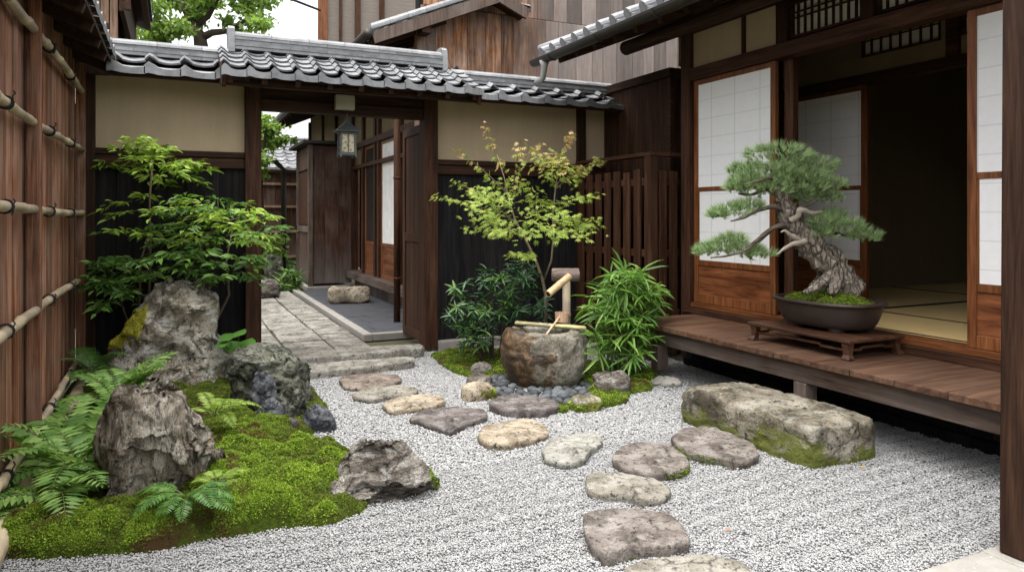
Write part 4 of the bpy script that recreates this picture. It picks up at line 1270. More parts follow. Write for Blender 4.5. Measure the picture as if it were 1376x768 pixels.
thr = st_mat('threshold slab', (.17, .158, .135), (.27, .25, .215), (.35, .33, .29))
flat_stone('threshold_slab', 'long pale stone slab lying on the gravel in front of the gateway', 'stone slab', None, .06, thr, 71, None, .003, [(.52, 5.40, 0), (1.1, 5.37, 0), (1.70, 5.41, 0), (1.74, 5.62, 0), (1.2, 5.66, 0), (.50, 5.66, 0)], .002)
flat_stone('threshold_slab', 'long pale stone slab between the gate posts at the start of the paved path', 'stone slab', None, .085, thr, 72, None, .003, [(.60, 5.78, 0), (1.2, 5.76, 0), (1.90, 5.79, 0), (1.93, 6.02, 0), (1.2, 6.06, 0), (.60, 6.06, 0)], .002)

# basin group
flat_stone('flat_stone', 'flat purplish stone in front of the dark pebbles and the stone basin', 'stone', [(656, 541), (668, 532), (705, 530), (740, 534), (752, 543), (735, 549), (700, 551), (670, 548)], .05, mD, 81)
GR = 'stones edging the basin bed'
def small_rock(px, py, wpx, hpx, label, mat, seed, name='edging_stone', moss=False, cat='stone', gp=GR):
    p = atZ(px, py, 0.0); t = p.dot(FW)
    wd = wpx / FPX * t; h = hpx / FPX * t
    o = rock_box(name, label, cat, (p.x, p.y, 0), (wd, wd * .8, h + .05), -YAW + random.Random(seed).uniform(-.3, .3), mat, seed, 3.2, .014, 10, .006, 8, .002, 60, 7, (.82, .96), gp, .05)
    if moss: moss_patch(o, moss, n=900, sd=seed, size=.009)
    return o
small_rock(647, 505, 30, 20, 'small upright grey brown stone left of the basin, the rearmost of three', mD, 91)
small_rock(644, 520, 36, 18, 'rounded grey stone left of the basin, the middle of three', M['rockD'], 92)
small_rock(643, 535, 46, 22, 'low tan stone with a mossy front left of the basin, the nearest of three', mC, 93, moss=lambda c, n: c.x > .0 and n.y < .1 and c.z < .07)
small_rock(787, 549, 48, 18, 'low mossy ochre stone in front of the dark pebbles, right of the flat purplish stone', M['rockE'], 94, moss=lambda c, n: n.z < .5 and c.z < .05)
small_rock(820, 528, 56, 30, 'grey stone with moss in front, between the basin and the bamboo palm', M['rockD'], 95)
small_rock(893, 517, 46, 11, 'flat granite footing stone under the veranda corner post', M['concrete'], 96, 'footing_stone', cat='stone', gp=None)

pb = [stone('blue grey pebble %d' % i, tuple(k * f for f in (.9, 1, 1.12)), tuple(k * 1.5 * f for f in (.9, 1, 1.1)), tuple(k * 2.1 * f for f in (.95, 1, 1.05)), 9, None, 0, None, None, bump=.15, rough=.6) for i, k in enumerate((.03, .055, .085))]
pmesh = []
import bmesh
for i in range(3):
    bm = bmesh.new(); bmesh.ops.create_icosphere(bm, subdivisions=3, radius=1)
    for v in bm.verts:
        v.co *= 1 + .10 * mn.noise(v.co * 1.3 + Vector((i * 9, 0, 0)))
    me = bpy.data.meshes.new('pebble'); bm.to_mesh(me); bm.free()
    me.polygons.foreach_set('use_smooth', [True] * len(me.polygons)); me.materials.append(pb[i]); pmesh.append(me)
BASIN = atT(732, 500, 5.12); BASIN.z = 0
rg = random.Random(77); placed = []
tries = 0
while len(placed) < 110 and tries < 12000:
    tries += 1
    px, py = rg.uniform(652, 796), rg.uniform(503, 546)
    p = atZ(px, py, .01)
    d = p - BASIN; a = d.dot(RT); b = d.dot(FW)
    if (a / .275) ** 2 + (b / .245) ** 2 < 1 or (a / .48) ** 2 + (b / .60) ** 2 > 1.0: continue
    if px > 765 and py > 534 or px < 672 and py > 534: continue
    r = rg.uniform(.020, .038)
    if any((p - q).length < (r + s) * .80 for q, s in placed): continue
    placed.append((p, r))
for i, (p, r) in enumerate(placed):
    o = bpy.data.objects.new('pebble', pmesh[rg.randrange(3)]); COL.objects.link(o)
    o.location = (p.x, p.y, .008 + r * .35); o.scale = (r * rg.uniform(1.05, 1.4), r, r * rg.uniform(.6, .85)); o.rotation_euler = (rg.uniform(-.25, .25), rg.uniform(-.25, .25), rg.uniform(0, 6.28))
    tag(o, 'smooth dark blue grey pebble lying round the foot of the stone basin', 'pebble', 'blue grey pebbles around the basin')

# the basin itself
bn = NT('basin granite')
ba = bn.noise(bn.obj, 7, 9, .66, .3); bb = bn.noise(bn.obj, 45, 5, .7); bc_ = bn.noise(bn.obj, 130, 3, .7)
dry = bn.ramp(ba, [(.36, (.085, .076, .056)), (.5, (.21, .19, .15)), (.62, (.34, .315, .26))])
dry = bn.mix(bn.ramp(bb, [(.36, .75), (.5, 0.)]), dry, (.05, .04, .025))
dry = bn.mix(bn.math('MULTIPLY', bn.ramp(bc_, [(.55, 0.), (.65, 1.)]), .4), dry, (.40, .38, .33))
wet = bn.ramp(bn.noise(bn.obj, 11, 8, .68, .5), [(.32, (.012, .009, .006)), (.5, (.065, .038, .018)), (.62, (.17, .095, .038)), (.75, (.26, .18, .09))])
bx, by, bz = bn.xyz(bn.obj)
wf = bn.math('ADD', bn.math('MULTIPLY', bx, -1.0), bn.math('MULTIPLY', bn.math('SUBTRACT', ba, .5), 1.1))
wf = bn.math('ADD', wf, bn.math('MULTIPLY', bn.math('SUBTRACT', .2, bz), .22))
wetm = bn.math('MULTIPLY', bn.ramp(wf, [(.0, 0.), (.07, 1.)]), bn.ramp(by, [(.0, 1.), (.12, 0.)]))
ring_ = bn.ramp(bn.math('ADD', bn.math('MULTIPLY', bn.math('SUBTRACT', .12, bz), 3.), bn.math('MULTIPLY', bn.math('SUBTRACT', bb, .5), .6)), [(0., 0.), (.35, .6)])
dry = bn.mix(ring_, dry, (.10, .10, .035))
bn.fin(bn.mix(wetm, dry, wet), bn.math('SUBTRACT', .9, bn.math('MULTIPLY', wetm, .55)), bn.bump(bn.math('ADD', ba, bn.math('MULTIPLY', bb, .6)), .9, .02), .4)
basin = thing('stone_basin', 'round rough stone water basin, brown and wet on its left side, ringed by pebbles', 'basin', tuple(BASIN), None, -YAW)
prof = [(.20, -.04), (.225, .0), (.262, .05), (.288, .11), (.304, .18), (.309, .25), (.303, .31), (.288, .355), (.27, .383), (.245, .396), (.215, .394), (.198, .382), (.19, .36), (.182, .32), (.16, .285), (.10, .27), (.0, .265)]
V, F = [], []; NTH = 160
pp = []
for i in range(len(prof) - 1):
    for k in range(5):
        f = k / 5; pp.append((prof[i][0] * (1 - f) + prof[i + 1][0] * f, prof[i][1] * (1 - f) + prof[i + 1][1] * f))
for r, z in pp:
    for j in range(NTH):
        a = 2 * math.pi * j / NTH
        k = 1 + .045 * mn.noise(Vector((math.cos(a) * 1.1, math.sin(a) * 1.1, z * 2))) + .02 * math.cos(2 * a + .6)
        V.append((r * k * math.cos(a), r * k * .86 * math.sin(a), z + .012 * math.sin(a * 2 + 1) * (z / .4)))
for i in range(len(pp) - 1):
    for j in range(NTH):
        j2 = (j + 1) % NTH
        F.append((i * NTH + j, i * NTH + j2, (i + 1) * NTH + j2, (i + 1) * NTH + j))
me = bpy.data.meshes.new('basin_body'); me.from_pydata(V, [], F); me.update()
displace(me, .016, 7, 3, .010, 3.0, .003); me.update()
link_mesh('basin_body', me, bn.m, basin, None, True)
wm = NT('basin water'); wm.fin((.02, .022, .018), .06, wm.bump(wm.noise(wm.obj, 26, 2), .25, .01), .6)
me = bpy.data.meshes.new('water'); K = 48
me.from_pydata([(.195 * math.cos(2 * math.pi * k / K), .165 * math.sin(2 * math.pi * k / K), .362) for k in range(K)], [], [tuple(range(K))]); me.update()
link_mesh('water', me, wm.m, basin)

# bamboo spout
tS = 5.32
sp = thing('bamboo_spout', 'bamboo water spout on a post, pouring into the stone basin', 'water spout', tuple(atT(761.5, 289 + 1.2 * FPX / tS, tS)))
mb = MB(); b0 = atT(761.5, 505, tS); b1 = atT(761, 372, tS)
mb.tube([(b0.x, b0.y, -.02)] + [b0.lerp(b1, f) for f in (.05, .28, .29, .31, .32, .6, .61, .63, .64, 1)], [.03, .03, .03, .034, .034, .03, .03, .034, .034, .03, .03], 14)
mb.build('post', M['bam']['Z'], sp, smooth=True)
mb = MB(); mb.tube([atT(741.5, 369, tS - .02), atT(743.5, 369, tS - .02), atT(776, 369, tS + .03), atT(778, 369, tS + .03)], [.044, .049, .049, .044], 18)
mb.build('cross_log', wood('spout log', (.07, .05, .045), (.16, .12, .105), (.25, .20, .18), 'X', .7, .1), sp, smooth=False)
s0, s1 = atT(765, 371, tS - .07), atT(736.5, 395, tS - .22)
mb = MB(); dd = (s1 - s0).normalized()
mb.tube([s0, s0.lerp(s1, .45), s0.lerp(s1, .47), s0.lerp(s1, .5), s1, s1 - dd * .002, s1 - dd * .05], [.026, .026, .0285, .026, .0265, .020, .019], 16, True)
mb.build('spout_pipe', bamboo_mat('tan bamboo spout', (.36, .23, .11), (.58, .42, .24), 'X'), sp, smooth=False)
MB().tube([s1 - dd * .0005, s1 + dd * .0012], [.018, .018], 14).build('pipe_mouth', plain('dark hollow', (.02, .012, .006), .8), sp)  # dark end disc painting the shaded inside of the pipe
wt = NT('falling water'); wt.b.inputs['Transmission Weight'].default_value = 1.0; wt.b.inputs['IOR'].default_value = 1.2
wt.fin((.95, .97, .98), .05, None, .5)
mb = MB(); pts = []; rr = []
for k in range(22):
    f = k / 21
    p = s1 + Vector((0, 0, -.012)) + Vector((dd.x, dd.y, 0)) * (.05 * f) ; p.z = s1.z - .012 - (s1.z - .012 - .363) * (f ** 1.25)
    pts.append(p + RT * (.003 * math.sin(k * 1.7))); rr.append(.0085 - .003 * f + .0022 * math.sin(k * 2.3))
mb.tube(pts, rr, 8)
mb.build('water_stream', wt.m, sp, smooth=True)
# bamboo slats over the basin and ladle
def local(px, py, z): return atZ(px, py, z)
e0, e1 = local(692, 433, .415), local(787, 440, .415)
for k, lb in ((0, 'green bamboo slat laid across the basin rim, the rear one of two'), (1, 'green bamboo slat laid across the basin rim, the front one under the ladle')):
    d_ = -FW * (k * .033)
    mb = MB(); a_, b_ = e0 + d_, e1 + d_
    mb.tube([a_, a_.lerp(b_, .02), a_.lerp(b_, .35), a_.lerp(b_, .36), a_.lerp(b_, .38), a_.lerp(b_, .39), a_.lerp(b_, .98), b_], [.008, .0125, .0125, .0145, .0145, .0125, .0125, .009], 10)
    tag(mb.build('split_bamboo', M['bamgreen'], None, tuple((a_ + b_) / 2), True), lb, 'split bamboo', 'bamboo slats on the basin')
LP = local(755, 433, .428)
lad = thing('ladle', 'small wooden ladle with a round cup resting on the bamboo slats over the basin', 'ladle', tuple(LP))
lw = wood('ladle wood', (.34, .20, .13), (.50, .33, .23), (.60, .43, .32), 'Z', .55, .1)
mb = MB(); K = 24; cz = .429
cc = Vector((LP.x, LP.y, cz))
prof2 = [(.0, .002), (.044, .002), (.047, .006), (.050, .072), (.0455, .072), (.043, .01), (0, .01)]
vs = []
for r, z in prof2:
    for k in range(K): vs.append(cc + Vector((r * math.cos(2 * math.pi * k / K), r * math.sin(2 * math.pi * k / K), z)))
mb.add(vs, [(i * K + k, i * K + (k + 1) % K, (i + 1) * K + (k + 1) % K, (i + 1) * K + k) for i in range(len(prof2) - 1) for k in range(K)])
mb.build('cup', lw, lad)
h0 = cc + Vector((0, 0, .045)) - FW * .04 - RT * .02; h1 = atT(729, 456, h0.dot(FW) - .17)
mb = MB(); mb.tube([h0 + (h0 - h1) * .06, h0.lerp(h1, .5), h1], [.007, .0075, .0085], 10)
mb.build('handle', lw, lad, smooth=True)

# ------------------------------------------------------------------ moss beds
def moss_field(name, label, poly, h0, ramp_, res, nt_, seed, cell=.045, zextra=None, leafn=60000, dens=None):
    lo, hi = poly.min(0), poly.max(0)
    rng = np.random.default_rng(seed)
    nx, ny = int((hi[0] - lo[0]) / res) + 2, int((hi[1] - lo[1]) / res) + 2
    gx, gy = np.meshgrid(lo[0] + np.arange(nx) * res, lo[1] + np.arange(ny) * res)
    P = np.stack([gx, gy], -1).reshape(-1, 2)
    ins = in_poly(P, poly); d = poly_dist(P, poly)
    d = np.where(ins, d, -d)
    nc = int((hi - lo).prod() / cell ** 2 * 1.1) + 4
    C = lo + rng.random((nc, 2)) * (hi - lo)
    kd = KDTree(nc)
    for i, c in enumerate(C): kd.insert((c[0], c[1], 0), i)
    kd.balance()
    ch = rng.uniform(.3, 1.0, nc)
    H = np.zeros(len(P)); top_ = np.zeros(len(P)); valley = np.zeros(len(P))
    for i in np.nonzero(d > -.03)[0]:
        x, y = P[i]
        wx = x + .014 * mn.noise(Vector((x * 40, y * 40, 1))); wy = y + .014 * mn.noise(Vector((x * 40, y * 40, 7)))
        _, j, ds = kd.find((wx, wy, 0))
        big = mn.noise(Vector((x * 3.2, y * 3.2, seed))) * .5 + mn.noise(Vector((x * 8, y * 8, seed + 3))) * .35
        k = max(0, min(1, (d[i] + .02) / ramp_)); k = k * (2 - k)
        z = k * (h0 + h0 * 1.45 * big) + k * .75 * cell * ch[j] * math.sqrt(max(0, 1 - (ds / (cell * .8)) ** 2))
        top_[i] = max(0, 1 - ds / (cell * .95))
        z += .006 * k * mn.noise(Vector((x * 60, y * 60, 0))) + .003 * k * mn.noise(Vector((x * 140, y * 140, 0)))
        ex = zextra(x, y) if zextra else .03 + .03 * big
        if zextra: z += ex * min(1, k * 2.5)
        valley[i] = min(1, max(0, .62 - ex / .055 - big * .55)) * .8 + .25 * (1 - top_[i])
        H[i] = z - (.02 if d[i] < 0 else 0)
    keepq = []
    idx = np.arange(nx * ny).reshape(ny, nx)
    Q = np.stack([idx[:-1, :-1], idx[:-1, 1:], idx[1:, 1:], idx[1:, :-1]], -1).reshape(-1, 4)
    Q = Q[(d[Q] > -.02).any(1)]
    V = np.column_stack([P, H])
    used = np.unique(Q); mp = np.full(len(V), -1); mp[used] = np.arange(len(used))
    me = np_mesh(name, V[used], mp[Q])
    n_ = NT(name + ' ground')
    c_ = n_.ramp(n_.noise(n_.obj, 60, 4, .7), [(.3, (.018, .028, .004)), (.6, (.05, .075, .008))])
    c_ = n_.mix(n_.ramp(n_.noise(n_.obj, 5.5, 5, .6), [(.52, 0.), (.64, .9)]), c_, (.05, .028, .012))
    n_.fin(c_, .95, n_.bump(n_.noise(n_.obj, 120, 4, .7), .8, .01), .1)
    # tiny leaves on the surface
    F0 = mp[Q]; Vk = V[used]
    ctr = Vk[F0].mean(1); dd_ = d[Q].mean(1)
    ok = dd_ > 0
    t = ctr[:, 0] * FW.x + ctr[:, 1] * FW.y
    pr = ok * 1.0 * np.clip(3.4 / np.maximum(t, 1), .3, 1.2) ** 2
    pr = pr * (.16 + np.minimum(1, top_[Q].mean(1) * 2.0) ** 1.4) * (1.1 - .6 * np.clip(valley[Q].mean(1), 0, 1))
    if dens is not None: pr = pr * dens(ctr)
    pick = rng.choice(len(F0), leafn, p=pr / pr.sum())
    e1 = Vk[F0[pick, 1]] - Vk[F0[pick, 0]]; e2 = Vk[F0[pick, 3]] - Vk[F0[pick, 0]]
    c = ctr[pick] + rng.uniform(-.7, .7, (leafn, 1)) * e1 + rng.uniform(-.7, .7, (leafn, 1)) * e2
    nn = np.cross(e1, e2); nn /= np.linalg.norm(nn, axis=1)[:, None]
    nn = nn + rng.normal(0, .45, nn.shape); nn /= np.linalg.norm(nn, axis=1)[:, None]
    r_ = rng.normal(0, 1, nn.shape); a = np.cross(nn, r_); a /= np.linalg.norm(a, axis=1)[:, None]; b = np.cross(nn, a)
    k = (rng.uniform(.0034, .0086, leafn))[:, None]
    base = c - nn * .002
    LV = np.stack([base + a * k * .5, base - a * k * .25 + b * k * .45, base - a * k * .25 - b * k * .45, c + nn * k * 1.1], 1).reshape(-1, 3)
    LF = (np.array([(0, 1, 3), (1, 2, 3), (2, 0, 3)])[None] + (np.arange(leafn) * 4)[:, None, None]).reshape(-1, 3)
    allV = np.concatenate([Vk, LV])
    tri = np.concatenate([F0[:, [0, 1, 2]], F0[:, [0, 2, 3]]])
    me = np_mesh(name, allV, np.concatenate([tri, LF + len(Vk)]))
    at = me.attributes.new('valley', 'FLOAT', 'POINT')
    at.data.foreach_set('value', np.concatenate([valley[used], np.repeat(valley[Q[pick]].mean(1), 4)]).astype(np.float32))
    me.materials.append(n_.m)
    me.materials.append(M['mossleaf'])
    mi = np.concatenate([np.zeros(len(tri), np.int32), np.ones(len(LF), np.int32)])
    me.polygons.foreach_set('material_index', mi)
    me.polygons.foreach_set('use_smooth', np.concatenate([np.ones(len(tri), bool), np.zeros(len(LF), bool)]))
    o = bpy.data.objects.new(name, me); COL.objects.link(o)
    return tag(o, label, 'moss', None, 'stuff')
MOUNDS = [(*atZ(a, b, .05)[:2], r, h) for a, b, r, h in ((345, 690, .17, .085), (400, 655, .13, .07), (440, 690, .08, .05), (215, 715, .13, .065), (60, 712, .17, .075), (120, 715, .10, .05), (335, 612, .13, .06), (390, 608, .12, .05), (450, 620, .09, .045), (265, 690, .09, .045), (20, 680, .12, .06), (300, 650, .08, .03), (435, 650, .08, .04))]
def bed_extra(x, y):
    h = 0
    for a, b, r, hh in MOUNDS:
        d = ((x - a) ** 2 + (y - b) ** 2) / (r * r)
        if d < 1: h = max(h, .78 * hh * (1 - d * d) ** 1.1)
    return h + .04 * math.exp(-(((x - .2) / .3) ** 2 + ((y - 3.6) / .7) ** 2))
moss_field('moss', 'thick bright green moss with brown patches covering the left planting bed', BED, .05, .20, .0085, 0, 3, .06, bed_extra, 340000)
def px_poly(pts): return np.array([tuple(atZ(a, b, .01)[:2]) for a, b in pts])
moss_field('moss', 'low moss patch between the right gate post and the stone basin', px_poly([(578, 477), (600, 474), (640, 470), (690, 470), (700, 500), (670, 512), (640, 508), (612, 500), (592, 490)]), .03, .12, .012, 0, 5, .05, None, 9000)
moss_field('moss', 'moss round the foot of the bamboo palm right of the basin', px_poly([(765, 500), (780, 488), (850, 488), (885, 505), (875, 524), (845, 530), (800, 525), (778, 515)]), .03, .12, .012, 0, 6, .05, None, 8000)
moss_field('moss', 'bright moss cushion on the gravel side of the stone right of the basin', px_poly([(790, 528), (800, 520), (830, 520), (846, 530), (842, 541), (815, 546), (795, 542)]), .045, .08, .009, 0, 7, .035, None, 5000)
moss_field('moss', 'thin moss strip between the flat purplish stone and the low ochre stone', px_poly([(738, 545), (755, 541), (766, 545), (762, 552), (745, 554)]), .015, .05, .008, 0, 8, .03, None, 1500)
#@@PART4

# ------------------------------------------------------------------ foliage
def tmpl_lance():
    v = [(0, 0, 0), (.3, 0, -.03), (.65, 0, -.05), (1, 0, -.14), (.22, .36, .06), (.52, .46, .05), (.80, .22, -.02), (.22, -.36, .06), (.52, -.46, .05), (.80, -.22, -.02)]
    f = [(0, 1, 4), (1, 5, 4), (1, 2, 5), (2, 6, 5), (2, 3, 6), (0, 7, 1), (1, 7, 8), (1, 8, 2), (2, 8, 9), (2, 9, 3)]
    return np.array(v), np.array(f)
def tmpl_blade():
    v = [(0, .12, 0), (0, -.12, 0), (.35, .5, .0), (.35, -.5, .0), (.72, .38, -.06), (.72, -.38, -.06), (1, 0, -.2), (.35, 0, -.04), (.72, 0, -.1)]
    f = [(0, 7, 2), (0, 1, 7), (1, 3, 7), (2, 7, 4), (7, 8, 4), (7, 3, 8), (3, 5, 8), (4, 8, 6), (8, 5, 6)]
    return np.array(v), np.array(f)
def tmpl_maple():
    v = [(.1, 0, 0)]; f = []
    for a, L in ((-125, .42), (-78, .68), (-38, .88), (0, 1.0), (38, .88), (78, .68), (125, .42)):
        r = math.radians(a); c, s = math.cos(r), math.sin(r); w_ = .085
        n = len(v)
        for q, k, z in ((.5, w_, .02), (1, 0, -.10), (.5, -w_, .02)):
            v.append((.1 + q * L * c * .9 - k * s, q * L * s * .9 + k * c, z))
        f += [(0, n + 2, n + 1), (0, n + 1, n)]
    return np.array(v), np.array(f)
def tmpl_diamond():
    return np.array([(0, 0, 0), (.45, .5, .03), (1, 0, -.05), (.45, -.5, .03)]), np.array([(0, 3, 2), (0, 2, 1)])
def tmpl_round():
    v = [(0, 0, 0)]; K = 14
    for k in range(K + 1):
        a = math.radians(-158 + 316 * k / K)
        r = .5 * (1 + .06 * (k % 2)); v.append((.42 + r * math.cos(a), r * 1.0 * math.sin(a), .05 - .10 * abs(math.sin(a * 1.5))))
    return np.array(v), np.array([(0, k, k + 1) for k in range(1, K + 1)])
T = {'lance': tmpl_lance(), 'blade': tmpl_blade(), 'maple': tmpl_maple(), 'dia': tmpl_diamond(), 'round': tmpl_round(), 'needle': (np.array([(0, .5, 0), (0, -.5, 0), (1, 0, -.02)]), np.array([(0, 1, 2)]))}
class Leaves:
    def __init__(s): s.P = []; s.D = []; s.N = []; s.L = []; s.W = []
    def add(s, p, d, n, l, w_):
        s.P.append(tuple(p)); s.D.append(tuple(d)); s.N.append(tuple(n)); s.L.append(l); s.W.append(w_)
    def build(s, name, t, mat, parent, kind=None):
        V, F = T[t]
        P = np.array(s.P); D = np.array(s.D); N = np.array(s.N); L = np.array(s.L)[:, None, None]; W_ = np.array(s.W)[:, None, None]
        D = D / np.linalg.norm(D, axis=1)[:, None]
        Sd = np.cross(N, D); Sd /= np.maximum(np.linalg.norm(Sd, axis=1), 1e-6)[:, None]
        N = np.cross(D, Sd)
        off = np.array(root_loc(parent)) if parent is not None else 0
        X = P[:, None] - off + V[None, :, :1] * L * D[:, None] + V[None, :, 1:2] * W_ * Sd[:, None] + V[None, :, 2:] * L * N[:, None]
        FF = F[None] + (np.arange(len(P)) * len(V))[:, None, None]
        o = link_mesh(name, np_mesh(name, X.reshape(-1, 3), FF.reshape(-1, 3)), mat, parent)
        if kind: tag(o, kind=kind)
        return o
UP = Vector((0, 0, 1))
def rv(rg, s=1.0): return Vector((rg.gauss(0, s), rg.gauss(0, s), rg.gauss(0, s)))
def pxpath(pts, t, dz=None):
    return [atT(p[0], p[1], t + (p[2] if len(p) > 2 else 0)) for p in pts]
def bez(a, b, sag, n):
    return [a.lerp(b, k / n) + UP * (sag * math.sin(math.pi * k / n)) for k in range(n + 1)]

# nandina by the left wall
def nandina():
    rg = random.Random(4)
    base = atZ(205, 494, 0)
    tr = thing('nandina_shrub', 'tall airy shrub with pointed leaflets in front of the black wall, left of the gate', 'shrub', (base.x, base.y, 0))
    blobs = [(175, 196, 26, 12, 7, 1), (215, 212, 40, 16, 12, 1), (255, 228, 26, 14, 7, 1), (205, 236, 44, 12, 9, 1), (160, 226, 20, 10, 4, 1),
             (205, 275, 45, 18, 10, 1), (255, 290, 45, 20, 14, 2), (310, 285, 40, 18, 13, 2), (345, 300, 24, 16, 8, 2), (300, 320, 48, 22, 16, 2), (190, 312, 40, 18, 9, 2),
             (245, 335, 45, 22, 14, 3), (315, 352, 34, 20, 9, 3), (215, 365, 50, 22, 12, 3), (160, 372, 38, 20, 10, 3), (135, 352, 18, 12, 5, 3), (170, 402, 40, 16, 8, 3), (300, 378, 24, 18, 5, 3), (130, 384, 22, 16, 5, 3)]
    up, low = Leaves(), Leaves()
    tw = MB()
    for (cx, cy, rx, ry, n, lev) in blobs:
        for _ in range(max(3, int(n * 1.02))):
            t = 5.18 + rg.uniform(-.28, .28)
            a = rg.uniform(0, 2 * math.pi); r = math.sqrt(rg.random())
            p = atT(cx + rx * .7 * r * math.cos(a), cy + ry * .7 * r * math.sin(a), t)
            q = atT(cx, cy + 6, 5.18)
            d = (p - q); d.z *= .5
            d = (d.normalized() if d.length > .01 else Vector()) + rv(rg, .35); d.z = rg.uniform(-.05, .45)
            d.normalize()
            L = rg.uniform(.16, .27)
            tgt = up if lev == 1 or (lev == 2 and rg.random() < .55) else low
            pts = []
            for k in range(6):
                f = k / 5
                pts.append(p + d * L * f + UP * (-.10 * L * f * f * 3))
            tw.tube(pts, [.0022, .002, .0018, .0016, .0013, .001], 4, False)
            side = d.cross(UP).normalized()
            for k, nl in ((1, 3), (2, 3), (3, 2), (4, 1)):
                for s_ in (-1, 1):
                    o = pts[k]; dd = (side * s_ + d * .55 + rv(rg, .12)).normalized()
                    for j in range(nl if rg.random() < .7 else max(1, nl - 1)):
                        if nl == 1 or j == 0: oo, ld = o + dd * .018 * nl, dd
                        else:
                            oo = o + dd * .02; ld = (dd * .5 + d * (.8 if j == 1 else -.7) + rv(rg, .1)).normalized()
                        ld = (ld + Vector((0, 0, rg.uniform(-.55, .05)))).normalized()
                        ln = rg.uniform(.052, .082) * (1.12 if lev == 3 else 1)
                        nn = (UP + rv(rg, .3) - FW * .25).normalized()
                        tgt.add(oo, ld, nn, ln, ln * rg.uniform(.34, .43))
            ln = rg.uniform(.06, .085)
            tgt.add(pts[5], (d + Vector((0, 0, -.3))), (UP + rv(rg, .3) - FW * .2), ln, ln * .4)
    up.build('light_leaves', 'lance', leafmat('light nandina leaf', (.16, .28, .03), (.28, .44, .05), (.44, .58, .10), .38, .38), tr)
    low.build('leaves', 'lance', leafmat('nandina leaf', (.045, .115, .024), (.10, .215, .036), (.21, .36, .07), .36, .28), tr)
    tag(tw.build('twig', M['stemgreen'], tr), kind='stuff')
    for pts, r in (([(203, 494), (200, 420), (202, 340), (201, 270), (205, 215)], .011), ([(196, 494), (187, 420), (189, 350), (205, 300)], .009), ([(285, 480), (292, 428), (308, 396), (304, 350), (312, 310)], .010), ([(212, 494), (225, 420), (255, 360), (290, 300), (335, 290)], .009), ([(190, 494), (175, 440), (160, 400), (140, 370)], .007)):
        MB().tube(pxpath(pts, 5.2), [r, r * .95, r * .85, r * .7, r * .5][:len(pts)], 8).build('stem', M['twig'], tr, smooth=True)
nandina()

# young maple
def maple():
    rg = random.Random(9)
    t0 = 5.72
    b = atT(735, 289 + 1.2 * FPX / t0, t0)
    tr = thing('maple_tree', 'young maple with layered yellow green leaves and pinkish tips behind the basin', 'tree', (b.x, b.y, 0))
    mb = MB()
    L1 = [(735, 492), (733, 430), (733, 395), (728, 372), (718, 345), (704, 318), (692, 295), (684, 270), (678, 240), (668, 208)]
    mb.tube(pxpath(L1, t0), [.017, .0155, .0145, .0125, .0115, .010, .008, .006, .0045, .003], 8)
    L2 = [(731, 376), (741, 350), (744, 318), (743, 285), (747, 250), (752, 222), (760, 195)]
    mb.tube(pxpath(L2, t0 + .04), [.009, .0085, .008, .007, .0055, .004, .0025], 8)
    mb.build('trunk', plain('maple bark', (.17, .135, .085), .8, 30, .35, .4), tr, smooth=True)
    sprays = [((692, 296), (584, 262), 9, 5, 60, 0), ((694, 300), (612, 244), 12, 6, 60, .1), ((690, 285), (640, 250), 26, 8, 90, -.12), ((700, 262), (690, 238), 30, 8, 70, .05), ((684, 262), (612, 200), 7, 5, 34, .12),
              ((678, 240), (650, 168), 6, 7, 36, .05), ((690, 248), (700, 188), 10, 7, 30, -.1), ((700, 230), (724, 192), 12, 6, 34, .1), ((745, 255), (808, 211), 11, 7, 52, .08), ((750, 228), (769, 178), 8, 8, 40, 0),
              ((745, 240), (735, 205), 24, 10, 80, -.05), ((747, 250), (775, 222), 24, 9, 80, .1), ((743, 275), (800, 262), 16, 7, 54, -.1), ((744, 290), (802, 303), 20, 8, 80, -.12), ((744, 305), (770, 315), 30, 9, 110, -.2),
              ((720, 290), (722, 262), 34, 9, 90, .12), ((735, 300), (745, 280), 32, 8, 84, -.16), ((703, 318), (626, 304), 15, 7, 60, .0), ((706, 322), (655, 286), 24, 7, 74, -.2), ((716, 345), (682, 342), 16, 5, 30, -.15), ((712, 338), (702, 350), 12, 5, 24, -.2),
              ((700, 310), (665, 315), 18, 6, 46, -.25), ((735, 330), (728, 300), 22, 7, 44, -.25), ((672, 262), (655, 268), 24, 6, 50, -.2), ((728, 225), (752, 212), 22, 7, 56, .1), ((655, 300), (640, 275), 20, 6, 44, -.25)]
    lv = Leaves(); tw = MB()
    for (a, b_, rad, thick, n, dz) in sprays:
        p = atT(*a, t0); q = atT(*b_, t0 + dz * 2.2)
        pts = bez(p, q, .02, 6); tw.tube(pts, [.0045, .004, .0033, .0027, .002, .0016, .001], 5, False)
        ax = (q - p).normalized(); m_ = 1 / FPX * t0
        for _ in range(int(n * 1.0)):
            f = rg.uniform(.18, 1.04)
            c = pts[min(5, int(f * 6))].lerp(pts[min(6, int(f * 6) + 1)], (f * 6) % 1 if f < 1 else 1)
            lat = (RT * rg.gauss(0, 1) + FW * rg.gauss(0, 1)) * (rad * m_ * .62 * (1.15 - .55 * f))
            c = c + lat + UP * (rg.gauss(0, thick * m_ * .42) - lat.length * .22)
            d = (lat * 3 + ax * .5 + rv(rg, .3)); d.z = rg.uniform(-.6, .08)
            ln = rg.uniform(.030, .050) * (.8 if f > .9 else 1)
            nn = (UP + rv(rg, .38) - FW * .35).normalized()
            lv.add(c, d.normalized(), nn, ln, ln)
    lv.build('leaves', 'maple', leafmat('maple leaf', (.20, .31, .04), (.36, .48, .075), (.52, .58, .16), .5, .38, ((.60, .32, .19), 1.35, 2.15)), tr)
    tag(tw.build('twig', M['twig'], tr), kind='stuff')
maple()

